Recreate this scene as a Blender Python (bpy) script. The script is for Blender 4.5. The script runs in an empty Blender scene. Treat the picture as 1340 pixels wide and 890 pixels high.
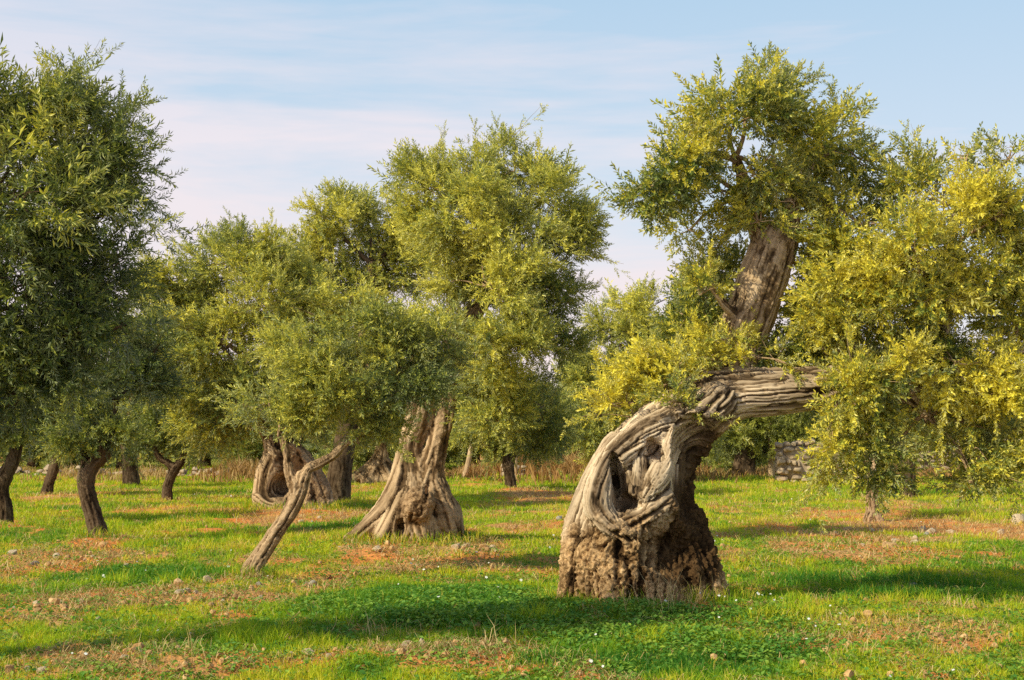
import bpy, math, random
import numpy as np
from mathutils import Vector

random.seed(7)
RNG = np.random.default_rng(11)
sc = bpy.context.scene
COL = sc.collection
R = math.radians

# ------------------------------------------------------------------ camera
FPX, CX, CY, HORIZON, EYE = 1861.0, 670.0, 445.0, 572.0, 1.6
TILT = math.atan((HORIZON - CY) / FPX)
cam_data = bpy.data.cameras.new('camera')
cam_data.sensor_width = 36.0
cam_data.lens = 36.0 * FPX / 1340.0
cam_data.clip_end = 5000
cam = bpy.data.objects.new('camera', cam_data)
cam.location = (0, 0, EYE)
cam.rotation_euler = (math.pi / 2 + TILT, 0, 0)
COL.objects.link(cam)
sc.camera = cam

def W(px, py, Y):
    """photo position at a known distance -> world point"""
    u, v = px - CX, CY - py
    dx, dy, dz = u, FPX * math.cos(TILT) - v * math.sin(TILT), FPX * math.sin(TILT) + v * math.cos(TILT)
    t = Y / dy
    return np.array([dx * t, Y, EYE + dz * t])

def G(px, py):
    """photo position on the level ground -> world point"""
    u, v = px - CX, CY - py
    dx, dy, dz = u, FPX * math.cos(TILT) - v * math.sin(TILT), FPX * math.sin(TILT) + v * math.cos(TILT)
    t = -EYE / dz
    return np.array([dx * t, dy * t, 0.0])

# ------------------------------------------------------------------ noise
_perm = np.random.default_rng(5).permutation(512).astype(np.int64)
_g = np.random.default_rng(6).normal(size=(512, 3)); _g /= np.linalg.norm(_g, axis=1, keepdims=True)
_g = _g.astype(np.float32)
def noise3(p, seed=0):
    p = np.asarray(p, dtype=np.float64) + seed * 17.31
    i = np.floor(p).astype(np.int64); f = (p - i).astype(np.float32)
    w = f * f * f * (f * (f * 6 - 15) + 10)
    out = np.zeros(len(p), dtype=np.float32)
    for dx in (0, 1):
        wx = w[:, 0] if dx else 1 - w[:, 0]
        for dy in (0, 1):
            wy = w[:, 1] if dy else 1 - w[:, 1]
            for dz in (0, 1):
                wz = w[:, 2] if dz else 1 - w[:, 2]
                h = _perm[(_perm[(_perm[(i[:, 0] + dx) & 511] + i[:, 1] + dy) & 511] + i[:, 2] + dz) & 511]
                g = _g[h]
                out += wx * wy * wz * (g[:, 0] * (f[:, 0] - dx) + g[:, 1] * (f[:, 1] - dy) + g[:, 2] * (f[:, 2] - dz))
    return out * 1.5
def fbm(p, octaves=4, seed=0):
    p = np.asarray(p, dtype=np.float64); a, s, out = 1.0, 1.0, 0
    for k in range(octaves):
        out = out + a * noise3(p * s, seed + k); a *= .5; s *= 2.03
    return out
def sstep(a, b, x):
    t = np.clip((x - a) / (b - a), 0, 1); return t * t * (3 - 2 * t)

# ------------------------------------------------------------------ node helpers
def new_mat(name):
    m = bpy.data.materials.new(name); m.use_nodes = True
    nt = m.node_tree; nt.nodes.clear()
    return m, nt
def N(nt, typ, **kw):
    n = nt.nodes.new(typ)
    for k, v in kw.items():
        if k.startswith('i_'):
            key = k[2:]; n.inputs[int(key) if key.isdigit() else key.replace('_', ' ')].default_value = v
        else: setattr(n, k, v)
    return n
def mixc(nt, fac, a, b, typ='MIX'):
    n = nt.nodes.new('ShaderNodeMix'); n.data_type = 'RGBA'; n.blend_type = typ
    for idx, val in ((0, fac), (6, a), (7, b)):
        if isinstance(val, bpy.types.NodeSocket): nt.links.new(val, n.inputs[idx])
        else: n.inputs[idx].default_value = (val if idx == 0 else (*val, 1)) 
    return n.outputs[2]
def math_(nt, op, a, b=None, c=None):
    n = nt.nodes.new('ShaderNodeMath'); n.operation = op
    for k, v in enumerate((a, b, c)):
        if v is None: continue
        if isinstance(v, bpy.types.NodeSocket): nt.links.new(v, n.inputs[k])
        else: n.inputs[k].default_value = v
    return n.outputs[0]
def ramp(nt, fac, stops):
    n = nt.nodes.new('ShaderNodeValToRGB'); e = n.color_ramp.elements
    while len(e) < len(stops): e.new(0.5)
    for el, (p, c) in zip(e, stops):
        el.position = p; el.color = (*c, 1) if len(c) == 3 else c
    nt.links.new(fac, n.inputs[0]); return n.outputs[0]
def attr(nt, name, out='Fac'):
    n = nt.nodes.new('ShaderNodeAttribute'); n.attribute_name = name; return n.outputs[out]
def noise_n(nt, vec, scale, detail=3, rough=.55, dist=0):
    n = nt.nodes.new('ShaderNodeTexNoise'); n.inputs['Scale'].default_value = scale
    n.inputs['Detail'].default_value = detail; n.inputs['Roughness'].default_value = rough; n.inputs['Distortion'].default_value = dist
    if vec is not None: nt.links.new(vec, n.inputs['Vector'])
    return n.outputs['Fac']

def leaf_mat(name, stops, trans=.35, under=(.34, .37, .22), under_f=.6, gloss=.4):
    m, nt = new_mat(name)
    base = ramp(nt, attr(nt, 'tint'), stops)
    geo = N(nt, 'ShaderNodeNewGeometry')
    base2 = mixc(nt, math_(nt, 'MULTIPLY', geo.outputs['Backfacing'], under_f), base, under)
    p = N(nt, 'ShaderNodeBsdfPrincipled'); p.inputs['Roughness'].default_value = gloss
    p.inputs['Specular IOR Level'].default_value = .38
    nt.links.new(base2, p.inputs['Base Color'])
    t = N(nt, 'ShaderNodeBsdfTranslucent')
    nt.links.new(mixc(nt, 1.0, base, (1.15, 1.10, .45), 'MULTIPLY'), t.inputs['Color'])
    mx = N(nt, 'ShaderNodeMixShader'); mx.inputs[0].default_value = trans
    nt.links.new(p.outputs[0], mx.inputs[1]); nt.links.new(t.outputs[0], mx.inputs[2])
    o = N(nt, 'ShaderNodeOutputMaterial'); nt.links.new(mx.outputs[0], o.inputs[0])
    return m

def bark_mat(name, dark, mid, light, wood_dark, wood_mid, wood_light, bump=.02, scale=1.0):
    m, nt = new_mat(name)
    g = attr(nt, 'grain', 'Vector'); wd = attr(nt, 'wood'); dp = attr(nt, 'crack_shade')
    tc = N(nt, 'ShaderNodeTexCoord').outputs['Object']
    n1 = noise_n(nt, g, 9 * scale, 5, .62); n2 = noise_n(nt, tc, 24 * scale, 5, .65, .6); n3 = noise_n(nt, tc, 2.2, 2)
    n4 = noise_n(nt, g, 34 * scale, 3, .6)
    bk = ramp(nt, n2, [(.3, dark), (.52, mid), (.72, light)])
    wk = ramp(nt, n1, [(.3, wood_dark), (.5, wood_mid), (.72, wood_light)])
    c = mixc(nt, wd, bk, wk)
    c = mixc(nt, 1.0, c, ramp(nt, n3, [(.3, (.72, .68, .62)), (.7, (1.15, 1.12, 1.08))]), 'MULTIPLY')
    c = mixc(nt, 1.0, c, ramp(nt, n4, [(.3, (.72, .70, .68)), (.6, (1.1, 1.1, 1.1))]), 'MULTIPLY')
    c = mixc(nt, 1.0, c, ramp(nt, dp, [(0, (.10, .08, .06)), (.3, (.45, .40, .34)), (.55, (1.05, 1.05, 1.05))]), 'MULTIPLY')
    p = N(nt, 'ShaderNodeBsdfPrincipled'); p.inputs['Roughness'].default_value = .9; p.inputs['Specular IOR Level'].default_value = .15
    nt.links.new(c, p.inputs['Base Color'])
    vor = N(nt, 'ShaderNodeTexVoronoi'); vor.inputs['Scale'].default_value = 26 * scale; nt.links.new(tc, vor.inputs['Vector'])
    hb = math_(nt, 'ADD', math_(nt, 'MULTIPLY', n2, .9), math_(nt, 'MULTIPLY', vor.outputs['Distance'], .8))
    hw = math_(nt, 'ADD', math_(nt, 'MULTIPLY', n1, .7), math_(nt, 'MULTIPLY', n4, .55))
    mh = N(nt, 'ShaderNodeMix'); nt.links.new(wd, mh.inputs[0]); nt.links.new(hb, mh.inputs[2]); nt.links.new(hw, mh.inputs[3])
    b = N(nt, 'ShaderNodeBump'); b.inputs['Strength'].default_value = .9; b.inputs['Distance'].default_value = bump
    nt.links.new(mh.outputs[0], b.inputs['Height']); nt.links.new(b.outputs[0], p.inputs['Normal'])
    o = N(nt, 'ShaderNodeOutputMaterial'); nt.links.new(p.outputs[0], o.inputs[0])
    return m

OLV = (.31, .32, .045); GRN = (.17, .225, .034); DRK = (.085, .125, .024)
M_LEAF_OLD = leaf_mat('leaf_ancient', [(0, (0.092, 0.135, 0.041)), (.22, (0.246, 0.308, 0.059)), (.45, (0.502, 0.493, 0.082)), (.7, (0.807, 0.706, 0.092)), (1, (0.874, 0.784, 0.097))], .31)
M_LEAF_MID = leaf_mat('leaf_grove', [(0, (0.107, 0.149, 0.056)), (.3, (0.321, 0.373, 0.094)), (.6, (0.659, 0.635, 0.137)), (.85, (0.892, 0.823, 0.153)), (1, (0.892, 0.828, 0.172))], .31)
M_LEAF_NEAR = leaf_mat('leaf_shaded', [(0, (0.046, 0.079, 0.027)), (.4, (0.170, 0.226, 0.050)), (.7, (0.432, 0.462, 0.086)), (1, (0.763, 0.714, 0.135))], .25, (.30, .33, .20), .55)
M_LEAF_FAR = leaf_mat('leaf_distant', [(0, (0.128, 0.171, 0.049)), (.4, (0.325, 0.366, 0.078)), (.75, (0.534, 0.537, 0.107)), (1, (0.696, 0.659, 0.131))], .36)
M_GRASS = leaf_mat('grass_blades', [(0, (0.050, 0.209, 0.016)), (.3, (0.165, 0.363, 0.013)), (.6, (0.451, 0.583, 0.016)), (.82, (0.682, 0.627, 0.027)), (1, (0.792, 0.572, 0.153))], .42, (.15, .2, .03), .1, .6)
M_CLOVER = leaf_mat('clover_leaf', [(0, (0.055, 0.198, 0.026)), (.5, (0.154, 0.330, 0.036)), (1, (0.363, 0.484, 0.050))], .35, (.08, .15, .04), .3, .6)
M_STRAW = leaf_mat('straw', [(0, (.20, .11, .04)), (.5, (.46, .31, .12)), (1, (.70, .55, .28))], .15, (.4, .3, .15), .1, .8)
M_BRUSH = leaf_mat('rusty_brush', [(0, (.20, .09, .03)), (.5, (.36, .19, .06)), (1, (.50, .36, .16))], .25, (.4, .3, .15), .1, .8)
M_PETAL = leaf_mat('petal', [(0, (.7, .7, .66)), (1, (.85, .85, .82))], .2, (.7, .7, .65), .1, .7)
M_BARK_OLD = bark_mat('bark_ancient', (.15, .085, .04), (.44, .29, .15), (.70, .50, .29), (.22, .16, .11), (.60, .485, .355), (.82, .70, .545), .02)
M_BARK_MID = bark_mat('bark_grove', (.13, .08, .045), (.34, .23, .135), (.54, .39, .24), (.24, .165, .10), (.52, .385, .25), (.72, .56, .39), .03, .8)
M_BARK_DARK = bark_mat('bark_young', (.05, .033, .022), (.105, .072, .046), (.18, .13, .085), (.08, .055, .037), (.15, .105, .07), (.24, .175, .12), .02)

# ------------------------------------------------------------------ mesh helpers
def mesh_np(name, verts, faces_flat, sizes, mat=None, smooth=False, point_attrs=None):
    """faces_flat: flat vertex index array; sizes: int (all equal) or array"""
    me = bpy.data.meshes.new(name)
    verts = np.ascontiguousarray(verts, dtype=np.float32); faces_flat = np.ascontiguousarray(faces_flat, dtype=np.int32)
    nf = len(faces_flat) // sizes
    me.vertices.add(len(verts)); me.vertices.foreach_set('co', verts.ravel())
    me.loops.add(len(faces_flat)); me.loops.foreach_set('vertex_index', faces_flat)
    me.polygons.add(nf)
    me.polygons.foreach_set('loop_start', np.arange(nf, dtype=np.int32) * sizes)
    if smooth: me.polygons.foreach_set('use_smooth', np.ones(nf, dtype=bool))
    else: me.polygons.foreach_set('use_smooth', np.zeros(nf, dtype=bool))
    for k, v in (point_attrs or {}).items():
        v = np.ascontiguousarray(v, dtype=np.float32)
        if v.ndim == 1:
            a = me.attributes.new(k, 'FLOAT', 'POINT'); a.data.foreach_set('value', v)
        else:
            a = me.attributes.new(k, 'FLOAT_VECTOR', 'POINT'); a.data.foreach_set('vector', v.ravel())
    me.update(calc_edges=True)
    if mat: me.materials.append(mat)
    return me
def add(name, me, parent=None, loc=None):
    o = bpy.data.objects.new(name, me); COL.objects.link(o)
    if parent is not None: o.parent = parent
    if loc is not None: o.location = tuple(float(v) for v in loc)
    return o
def tag(o, label=None, cat=None, group=None, kind=None):
    if label: o['label'] = label
    if cat: o['category'] = cat
    if group: o['group'] = group
    if kind: o['kind'] = kind
    return o
def empty(name, loc, label, cat, group=None):
    o = bpy.data.objects.new(name, None); COL.objects.link(o); o.location = tuple(float(v) for v in loc)
    o.empty_display_size = .2
    return tag(o, label, cat, group)

# ------------------------------------------------------------------ ground masks
def ell(px, py, rx, ry, amt):
    """an ellipse of ground seen in the photo -> (cx, cy, half width, half depth, amount) on the ground"""
    c = G(px, py); a = G(px, max(py - ry, 606)); b = G(px, py + ry)
    return (c[0], (a[1] + b[1]) / 2, rx * c[1] / FPX, max(abs(a[1] - b[1]) / 2, .15), amt)
SOIL = [ell(*e) for e in [
    (95, 735, 110, 14, .75), (250, 782, 190, 14, .8), (60, 800, 90, 14, .6), (400, 765, 70, 14, .55), (180, 872, 210, 16, .8), (30, 870, 60, 20, .7),
    (560, 868, 110, 14, 1.0), (650, 852, 60, 9, 1.0), (420, 870, 70, 14, .8), (560, 728, 120, 17, .95), (440, 745, 60, 9, .6), (390, 680, 80, 11, .95),
    (480, 640, 50, 6, .6), (690, 690, 60, 8, .6), (700, 650, 55, 7, .8), (75, 652, 40, 5, .9), (1165, 710, 70, 7, 1.0), (1065, 702, 55, 6, .95),
    (1230, 690, 140, 14, 1.0), (1120, 725, 120, 14, .65), (950, 735, 60, 10, .5), (820, 690, 60, 6, .5), (1010, 690, 50, 6, .5), (1310, 700, 70, 8, .6), (1120, 672, 80, 6, .7), (1280, 860, 80, 14, .4), (1120, 836, 30, 8, .4),
    (880, 800, 80, 12, .8), (130, 715, 45, 8, .95), (1170, 660, 60, 6, .8), (960, 700, 40, 6, .5), (205, 668, 50, 5, .6), (750, 875, 70, 10, .4), (330, 757, 30, 6, .7)]]
LUSH = [ell(*e) for e in [(590, 800, 210, 34, 1.0), (200, 755, 130, 18, .9), (740, 840, 160, 22, .5), (1180, 772, 190, 22, .7), (800, 865, 180, 22, .55),
    (330, 835, 160, 24, .5), (110, 850, 140, 16, .4), (500, 690, 60, 8, .6), (1000, 830, 160, 22, .5)]]
CLOVER = [ell(*e) for e in [(590, 800, 190, 30, 1.0), (820, 830, 190, 24, .8), (960, 850, 150, 24, .5), (210, 755, 100, 16, .5)]]
def emask(L, x, y):
    wx = x + .35 * noise3(np.stack([x * 1.1, y * 1.1, x * 0], 1), 3); wy = y + .5 * noise3(np.stack([x * 1.1, y * 1.1, x * 0], 1), 4)
    m = np.zeros(len(x))
    for cx, cy, rx, ry, a in L:
        d = np.sqrt(((wx - cx) / rx) ** 2 + ((wy - cy) / ry) ** 2)
        m = np.maximum(m, a * (1 - sstep(.55, 1.25, d)))
    return m
def masks(x, y):
    p = np.stack([x, y, np.zeros(len(x))], 1)
    n1 = fbm(p * np.array([.55, .55, 1]), 4, 21); n2 = fbm(p * np.array([2.2, 2.2, 1]), 3, 31); n3 = fbm(p * np.array([.35, .8, 1]), 3, 41)
    n4 = fbm(p * np.array([.9, 1.3, 1]), 3, 45)
    soil = np.clip(emask(SOIL, x, y) * (.95 + 1.0 * n2) + .55 * sstep(.22, .55, n1) * (1 - emask(LUSH, x, y)) + .5 * sstep(.35, .7, n2) + .5 * sstep(.3, .65, n4) * (1 - .7 * emask(LUSH, x, y)) + .36 * sstep(.18, .5, fbm(p * np.array([3.6, 2.6, 1]), 2, 47)) * (1 - .8 * emask(LUSH, x, y)), 0, 1)
    lush = np.clip(emask(LUSH, x, y) + .5 * sstep(.0, .5, n3) - .8 * soil, 0, 1)
    red = np.clip(.62 + .9 * fbm(p * .8, 2, 51) + .35 * emask([ell(600, 862, 150, 22, 1), ell(1150, 705, 140, 16, 1)], x, y), 0, 1)
    return soil, lush, red, n2
MOUNDS = []   # (x, y, r, h)
def height(x, y):
    p = np.stack([x, y, np.zeros(len(x))], 1)
    h = .10 * noise3(p * .22, 61) + .055 * noise3(p * .7, 62) + .022 * noise3(p * 2.3, 63)
    for mx, my, r, a in MOUNDS:
        h += a * np.exp(-((x - mx) ** 2 + (y - my) ** 2) / (r * r))
    return h
def hz(x, y): return float(height(np.array([x]), np.array([y]))[0])
for px, py, r, a in [(128, 712, .8, .10), (530, 722, 1.5, .10), (390, 675, 1.6, .12), (672, 645, 1.0, .16), (70, 652, .9, .1), (845, 800, 1.2, .05), (330, 757, .5, .05), (220, 860, .8, .06), (560, 872, .7, .05)]:
    g = G(px, py); MOUNDS.append((g[0], g[1], r, a))

# ------------------------------------------------------------------ SDF trunks (surface nets)
def surface_nets(F, org, h):
    ins = F < 0
    cs = [(i, j, k) for i in (0, 1) for j in (0, 1) for k in (0, 1)]
    nx, ny, nz = [s - 1 for s in F.shape]
    cnt = np.zeros((nx, ny, nz), np.int8)
    for i, j, k in cs: cnt += ins[i:i + nx, j:j + ny, k:k + nz]
    act = (cnt > 0) & (cnt < 8)
    idx = np.full(act.shape, -1, np.int64); A = np.argwhere(act); idx[act] = np.arange(len(A))
    acc = np.zeros((len(A), 3)); num = np.zeros(len(A))
    val = {c: F[A[:, 0] + c[0], A[:, 1] + c[1], A[:, 2] + c[2]].astype(np.float64) for c in cs}
    for ax in range(3):
        for c in cs:
            if c[ax]: continue
            d = list(c); d[ax] = 1; d = tuple(d)
            va, vb = val[c], val[d]; x = (va < 0) != (vb < 0)
            t = np.where(x, va / np.where(x, va - vb, 1), 0)
            q = np.array(c, float)[None] + np.zeros((len(A), 3)); q[:, ax] += t
            acc[x] += q[x]; num[x] += 1
    V = org + h * (A + acc / num[:, None])
    quads = []
    for ax in range(3):
        b, c = (ax + 1) % 3, (ax + 2) % 3
        s0 = [slice(None)] * 3; s1 = [slice(None)] * 3
        s0[ax] = slice(0, -1); s1[ax] = slice(1, None)
        a0, a1 = ins[tuple(s0)], ins[tuple(s1)]
        E = np.argwhere(a0 != a1)
        E = E[(E[:, b] > 0) & (E[:, c] > 0) & (E[:, b] < F.shape[b] - 1) & (E[:, c] < F.shape[c] - 1)]
        o = np.zeros((4, 3), int); o[0, b] = o[0, c] = -1; o[1, c] = -1; o[3, b] = -1
        q = np.stack([idx[E[:, 0] + v[0], E[:, 1] + v[1], E[:, 2] + v[2]] for v in o], 1)
        fl = a0[E[:, 0], E[:, 1], E[:, 2]]
        q[~fl] = q[~fl][:, ::-1]
        quads.append(q)
    return V, np.concatenate(quads)

def resample(pts, n):
    """Catmull-Rom through rows of pts (any columns)"""
    P = np.asarray(pts, float)
    if len(P) < 3:
        t = np.linspace(0, 1, n)[:, None]; return P[0] * (1 - t) + P[-1] * t
    Q = np.vstack([2 * P[0] - P[1], P, 2 * P[-1] - P[-2]])
    out = []
    for u in np.linspace(0, len(P) - 1 - 1e-9, n):
        i = int(u); t = u - i; a, b, c, d = Q[i:i + 4]
        out.append(.5 * (2 * b + (c - a) * t + (2 * a - 5 * b + 4 * c - d) * t * t + (3 * b - a - 3 * c + d) * t ** 3))
    return np.array(out)

class Sdf:
    """chains: list of (points Nx4 with radius, blend, part); cuts: ellipsoids carved out"""
    def __init__(self, h, k=.12): self.h, self.k, self.chains, self.cuts = h, k, [], []
    def chain(self, pts, k=None, part=0, n=None, flat=1.0):
        P = resample(pts, n or max(len(pts) * 4, 5)); self.chains.append((P, self.k if k is None else k, part, flat))
    def cut(self, c, r, k=.06, rot=0): self.cuts.append((np.array(c), np.array(r, float), k, rot))
    def build(self):
        h = self.h
        lo = np.min([(P[:, :3] - P[:, 3:]).min(0) for P, _, _, _ in self.chains], 0) - .12
        hi = np.max([(P[:, :3] + P[:, 3:]).max(0) for P, _, _, _ in self.chains], 0) + .12
        n = np.ceil((hi - lo) / h).astype(int) + 1
        F = np.full(n, 1.0, np.float32)
        ax = [lo[d] + h * np.arange(n[d]) for d in range(3)]
        for P, k, part, flat in self.chains:
            D = np.full(n, 9.0, np.float32); bl = n.copy(); bh = np.zeros(3, int)
            for a, b in zip(P[:-1], P[1:]):
                m = max(a[3], b[3]) + k + .08
                s = [(max(int((min(a[d], b[d]) - m - lo[d]) / h), 0), min(int((max(a[d], b[d]) + m - lo[d]) / h) + 2, n[d])) for d in range(3)]
                sl = tuple(slice(*q) for q in s)
                X = np.stack(np.meshgrid(*[ax[d][s[d][0]:s[d][1]] for d in range(3)], indexing='ij'), -1).astype(np.float32)
                ab = (b[:3] - a[:3]).astype(np.float32); pa = X - a[:3].astype(np.float32)
                t = np.clip((pa @ ab) / max(float(ab @ ab), 1e-9), 0, 1)
                d = np.linalg.norm(pa - t[..., None] * ab, axis=-1) - (a[3] + t * (b[3] - a[3]))
                D[sl] = np.minimum(D[sl], d)
                bl = np.minimum(bl, [q[0] for q in s]); bh = np.maximum(bh, [q[1] for q in s])
            sl = tuple(slice(int(q0), int(q1)) for q0, q1 in zip(bl, bh)); f, d = F[sl], D[sl]
            hh = np.maximum(k - np.abs(f - d), 0) / k
            F[sl] = np.minimum(f, d) - hh * hh * k * .25
        for c, r, k, rot in self.cuts:
            m = r.max() + k + .05
            s = [(max(int((c[d] - m - lo[d]) / h), 0), min(int((c[d] + m - lo[d]) / h) + 2, n[d])) for d in range(3)]
            if any(q[1] <= q[0] for q in s): continue
            sl = tuple(slice(*q) for q in s)
            X = np.stack(np.meshgrid(*[ax[d][s[d][0]:s[d][1]] for d in range(3)], indexing='ij'), -1) - c
            if rot:
                cx, sx = math.cos(rot), math.sin(rot)
                X = np.stack([X[..., 0] * cx + X[..., 2] * sx, X[..., 1], -X[..., 0] * sx + X[..., 2] * cx], -1)
            k0 = np.linalg.norm(X / r, axis=-1); k1 = np.linalg.norm(X / (r * r), axis=-1)
            d = -(k0 * (k0 - 1) / np.maximum(k1, 1e-6)).astype(np.float32)
            f = F[sl]; hh = np.maximum(k - np.abs(f - d), 0) / k
            F[sl] = np.maximum(f, d) + hh * hh * k * .25
        V, Q = surface_nets(F, lo, h)
        # grain: the nearest chain's along / around coordinates
        best = np.full(len(V), 9.0); grain = np.zeros((len(V), 3)); part = np.zeros(len(V), int); ci = np.zeros(len(V), int)
        for j, (P, k, pt, flat) in enumerate(self.chains):
            s0 = 0.0
            T = np.gradient(P[:, :3], axis=0); T /= np.maximum(np.linalg.norm(T, axis=1, keepdims=True), 1e-9)
            nn = np.cross(T[0], [.3, .9, .31]); FN = []
            for q in range(len(P)):
                nn = nn - (nn @ T[q]) * T[q]; nn /= max(np.linalg.norm(nn), 1e-9); FN.append(nn)
            FN = np.array(FN); FB = np.cross(T, FN)
            for si, (a, b) in enumerate(zip(P[:-1], P[1:])):
                ab = b[:3] - a[:3]; L = np.linalg.norm(ab)
                if L < 1e-6: continue
                t = np.clip(((V - a[:3]) @ ab) / (L * L), 0, 1); c = a[:3] + t[:, None] * ab
                d = np.linalg.norm(V - c, axis=1) - (a[3] + t * (b[3] - a[3])) * flat
                u = d < best
                lat = (V - c)[u]; tu = t[u][:, None]
                e = np.stack([(lat * (FN[si] * (1 - tu) + FN[si + 1] * tu)).sum(1), (lat * (FB[si] * (1 - tu) + FB[si + 1] * tu)).sum(1)], 1)
                e = e / np.maximum(np.linalg.norm(e, axis=1, keepdims=True), 1e-6) * (a[3] + tu * (b[3] - a[3]))
                along = s0 + t[u] * L + (lat * (T[si] * (1 - tu) + T[si + 1] * tu)).sum(1)
                grain[u] = np.concatenate([e, along[:, None] * .06], 1) + 3.7 * j
                best[u] = d[u]; part[u] = pt; ci[u] = j
                s0 += L
        return V, Q, grain, part

def vnormals(V, Q):
    n = np.zeros_like(V); f = np.cross(V[Q[:, 2]] - V[Q[:, 0]], V[Q[:, 3]] - V[Q[:, 1]])
    for c in range(4): np.add.at(n, Q[:, c], f)
    return n / np.maximum(np.linalg.norm(n, axis=1, keepdims=True), 1e-9)

def tube(pts, seg=7, step=None, wob=.0, seed=0):
    """tapered limb: pts rows x,y,z,r -> verts, quads, grain"""
    P = resample(pts, max(4, len(pts) * 4))
    if wob: 
        j = np.stack([noise3(P[:, :3] * 2.5 + 11 * q, seed + q) for q in range(3)], 1) * wob
        j[0] = 0; P[:, :3] += j
    T = np.gradient(P[:, :3], axis=0); T /= np.maximum(np.linalg.norm(T, axis=1, keepdims=True), 1e-9)
    ref = np.array([0, 0, 1.0]) if abs(T[:, 2]).mean() < .8 else np.array([1.0, 0, 0])
    A = np.cross(T, ref); A /= np.maximum(np.linalg.norm(A, axis=1, keepdims=True), 1e-9); B = np.cross(T, A)
    th = np.linspace(0, 2 * math.pi, seg, endpoint=False)
    ring = A[:, None] * np.cos(th)[None, :, None] + B[:, None] * np.sin(th)[None, :, None]
    V = (P[:, None, :3] + ring * P[:, None, 3:4]).reshape(-1, 3)
    s = np.concatenate([[0], np.cumsum(np.linalg.norm(np.diff(P[:, :3], axis=0), axis=1))])
    gr = (ring * P[:, None, 3:4] + (s * .07)[:, None, None]).reshape(-1, 3)
    m = len(P); i = np.arange(m - 1)[:, None] * seg; k = np.arange(seg)[None]
    Q = np.stack([i + k, i + (k + 1) % seg, i + seg + (k + 1) % seg, i + seg + k], -1).reshape(-1, 4)
    return V, Q[:, ::-1], gr

# ------------------------------------------------------------------ foliage
def sprig_template(rng, pairs, leaf, width, stem):
    V, T, K = [], [], []
    def put(base, d, up, L, w, kind):
        side = np.cross(d, up); side /= max(np.linalg.norm(side), 1e-6); nrm = np.cross(side, d)
        b = len(V)
        V.extend([base, base + d * L * .5 + side * w + nrm * w * .35, base + d * L + nrm * (-.12 * L), base + d * L * .5 - side * w + nrm * w * .35])
        T.extend([[b, b + 1, b + 2], [b, b + 2, b + 3]]); K.extend([kind] * 4)
    bend = rng.normal(size=2) * .12
    for p in range(pairs):
        t = (p + .6) / pairs
        base = np.array([bend[0] * t * t * stem, bend[1] * t * t * stem, t * stem])
        for s in (0, 1):
            ang = p * math.pi / 2 + s * math.pi + rng.normal() * .5
            op = R(rng.uniform(28, 68)) * (1.1 - .35 * t)
            d = np.array([math.cos(ang) * math.sin(op), math.sin(ang) * math.sin(op), math.cos(op)])
            up = np.array([0, 0, 1.0]) + rng.normal(size=3) * .5
            put(base, d, up, leaf * rng.uniform(.7, 1.15) * (1.05 - .3 * t * t), width * rng.uniform(.8, 1.15), rng.random())
    tip = np.array([bend[0] * stem, bend[1] * stem, stem])
    put(tip, np.array([bend[0], bend[1], 1.0]) / math.sqrt(1 + bend @ bend), np.array([1.0, .2, 0]), leaf * .8, width * .8, rng.random())
    b = len(V); w = stem * .010   # the twig itself, a thin two-faced strip
    V.extend([np.array([-w, 0, -stem * .25]), np.array([w, 0, -stem * .25]), tip + [w * .5, 0, 0], tip - [w * .5, 0, 0]])
    T.extend([[b, b + 1, b + 2], [b, b + 2, b + 3]]); K.extend([-1.0] * 4)
    return np.array(V, np.float32), np.array(T, np.int64), np.array(K, np.float32)

def frames(Z, rng):
    Z = Z / np.maximum(np.linalg.norm(Z, axis=1, keepdims=True), 1e-6)
    r = rng.normal(size=Z.shape); X = np.cross(r, Z); X /= np.maximum(np.linalg.norm(X, axis=1, keepdims=True), 1e-6)
    Y = np.cross(Z, X)
    return np.stack([X, Y, Z], 2)     # columns

def scatter(templates, pos, Z, scale, tint, rng, leafvar=.34):
    Vs, Ts, Cs, off = [], [], [], 0
    pick = rng.integers(0, len(templates), len(pos)); Fm = frames(Z, rng)
    for q, (V, T, K) in enumerate(templates):
        u = np.flatnonzero(pick == q)
        if not len(u): continue
        P = np.einsum('mij,kj->mki', Fm[u], V) * scale[u][:, None, None] + pos[u][:, None]
        c = tint[u][:, None] + (K[None] - .5) * leafvar * 2 * (K[None] >= 0) - .25 * (K[None] < 0)
        Vs.append(P.reshape(-1, 3).astype(np.float32)); Cs.append(np.clip(c, 0, 1).ravel())
        Ts.append((T[None] + (np.arange(len(u)) * len(V))[:, None, None]).reshape(-1, 3) + off); off += len(u) * len(V)
    return np.concatenate(Vs), np.concatenate(Ts), np.concatenate(Cs)

_tc = {}
def templates(ls, pairs=8, slim=1.0):
    key = (round(ls, 2), pairs, slim)
    if key not in _tc:
        r = np.random.default_rng(3)
        _tc[key] = [sprig_template(r, pairs + (i % 3) - 1, .070 * ls, .0085 * ls * slim, .21 * ls) for i in range(6)]
    return _tc[key]

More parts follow.
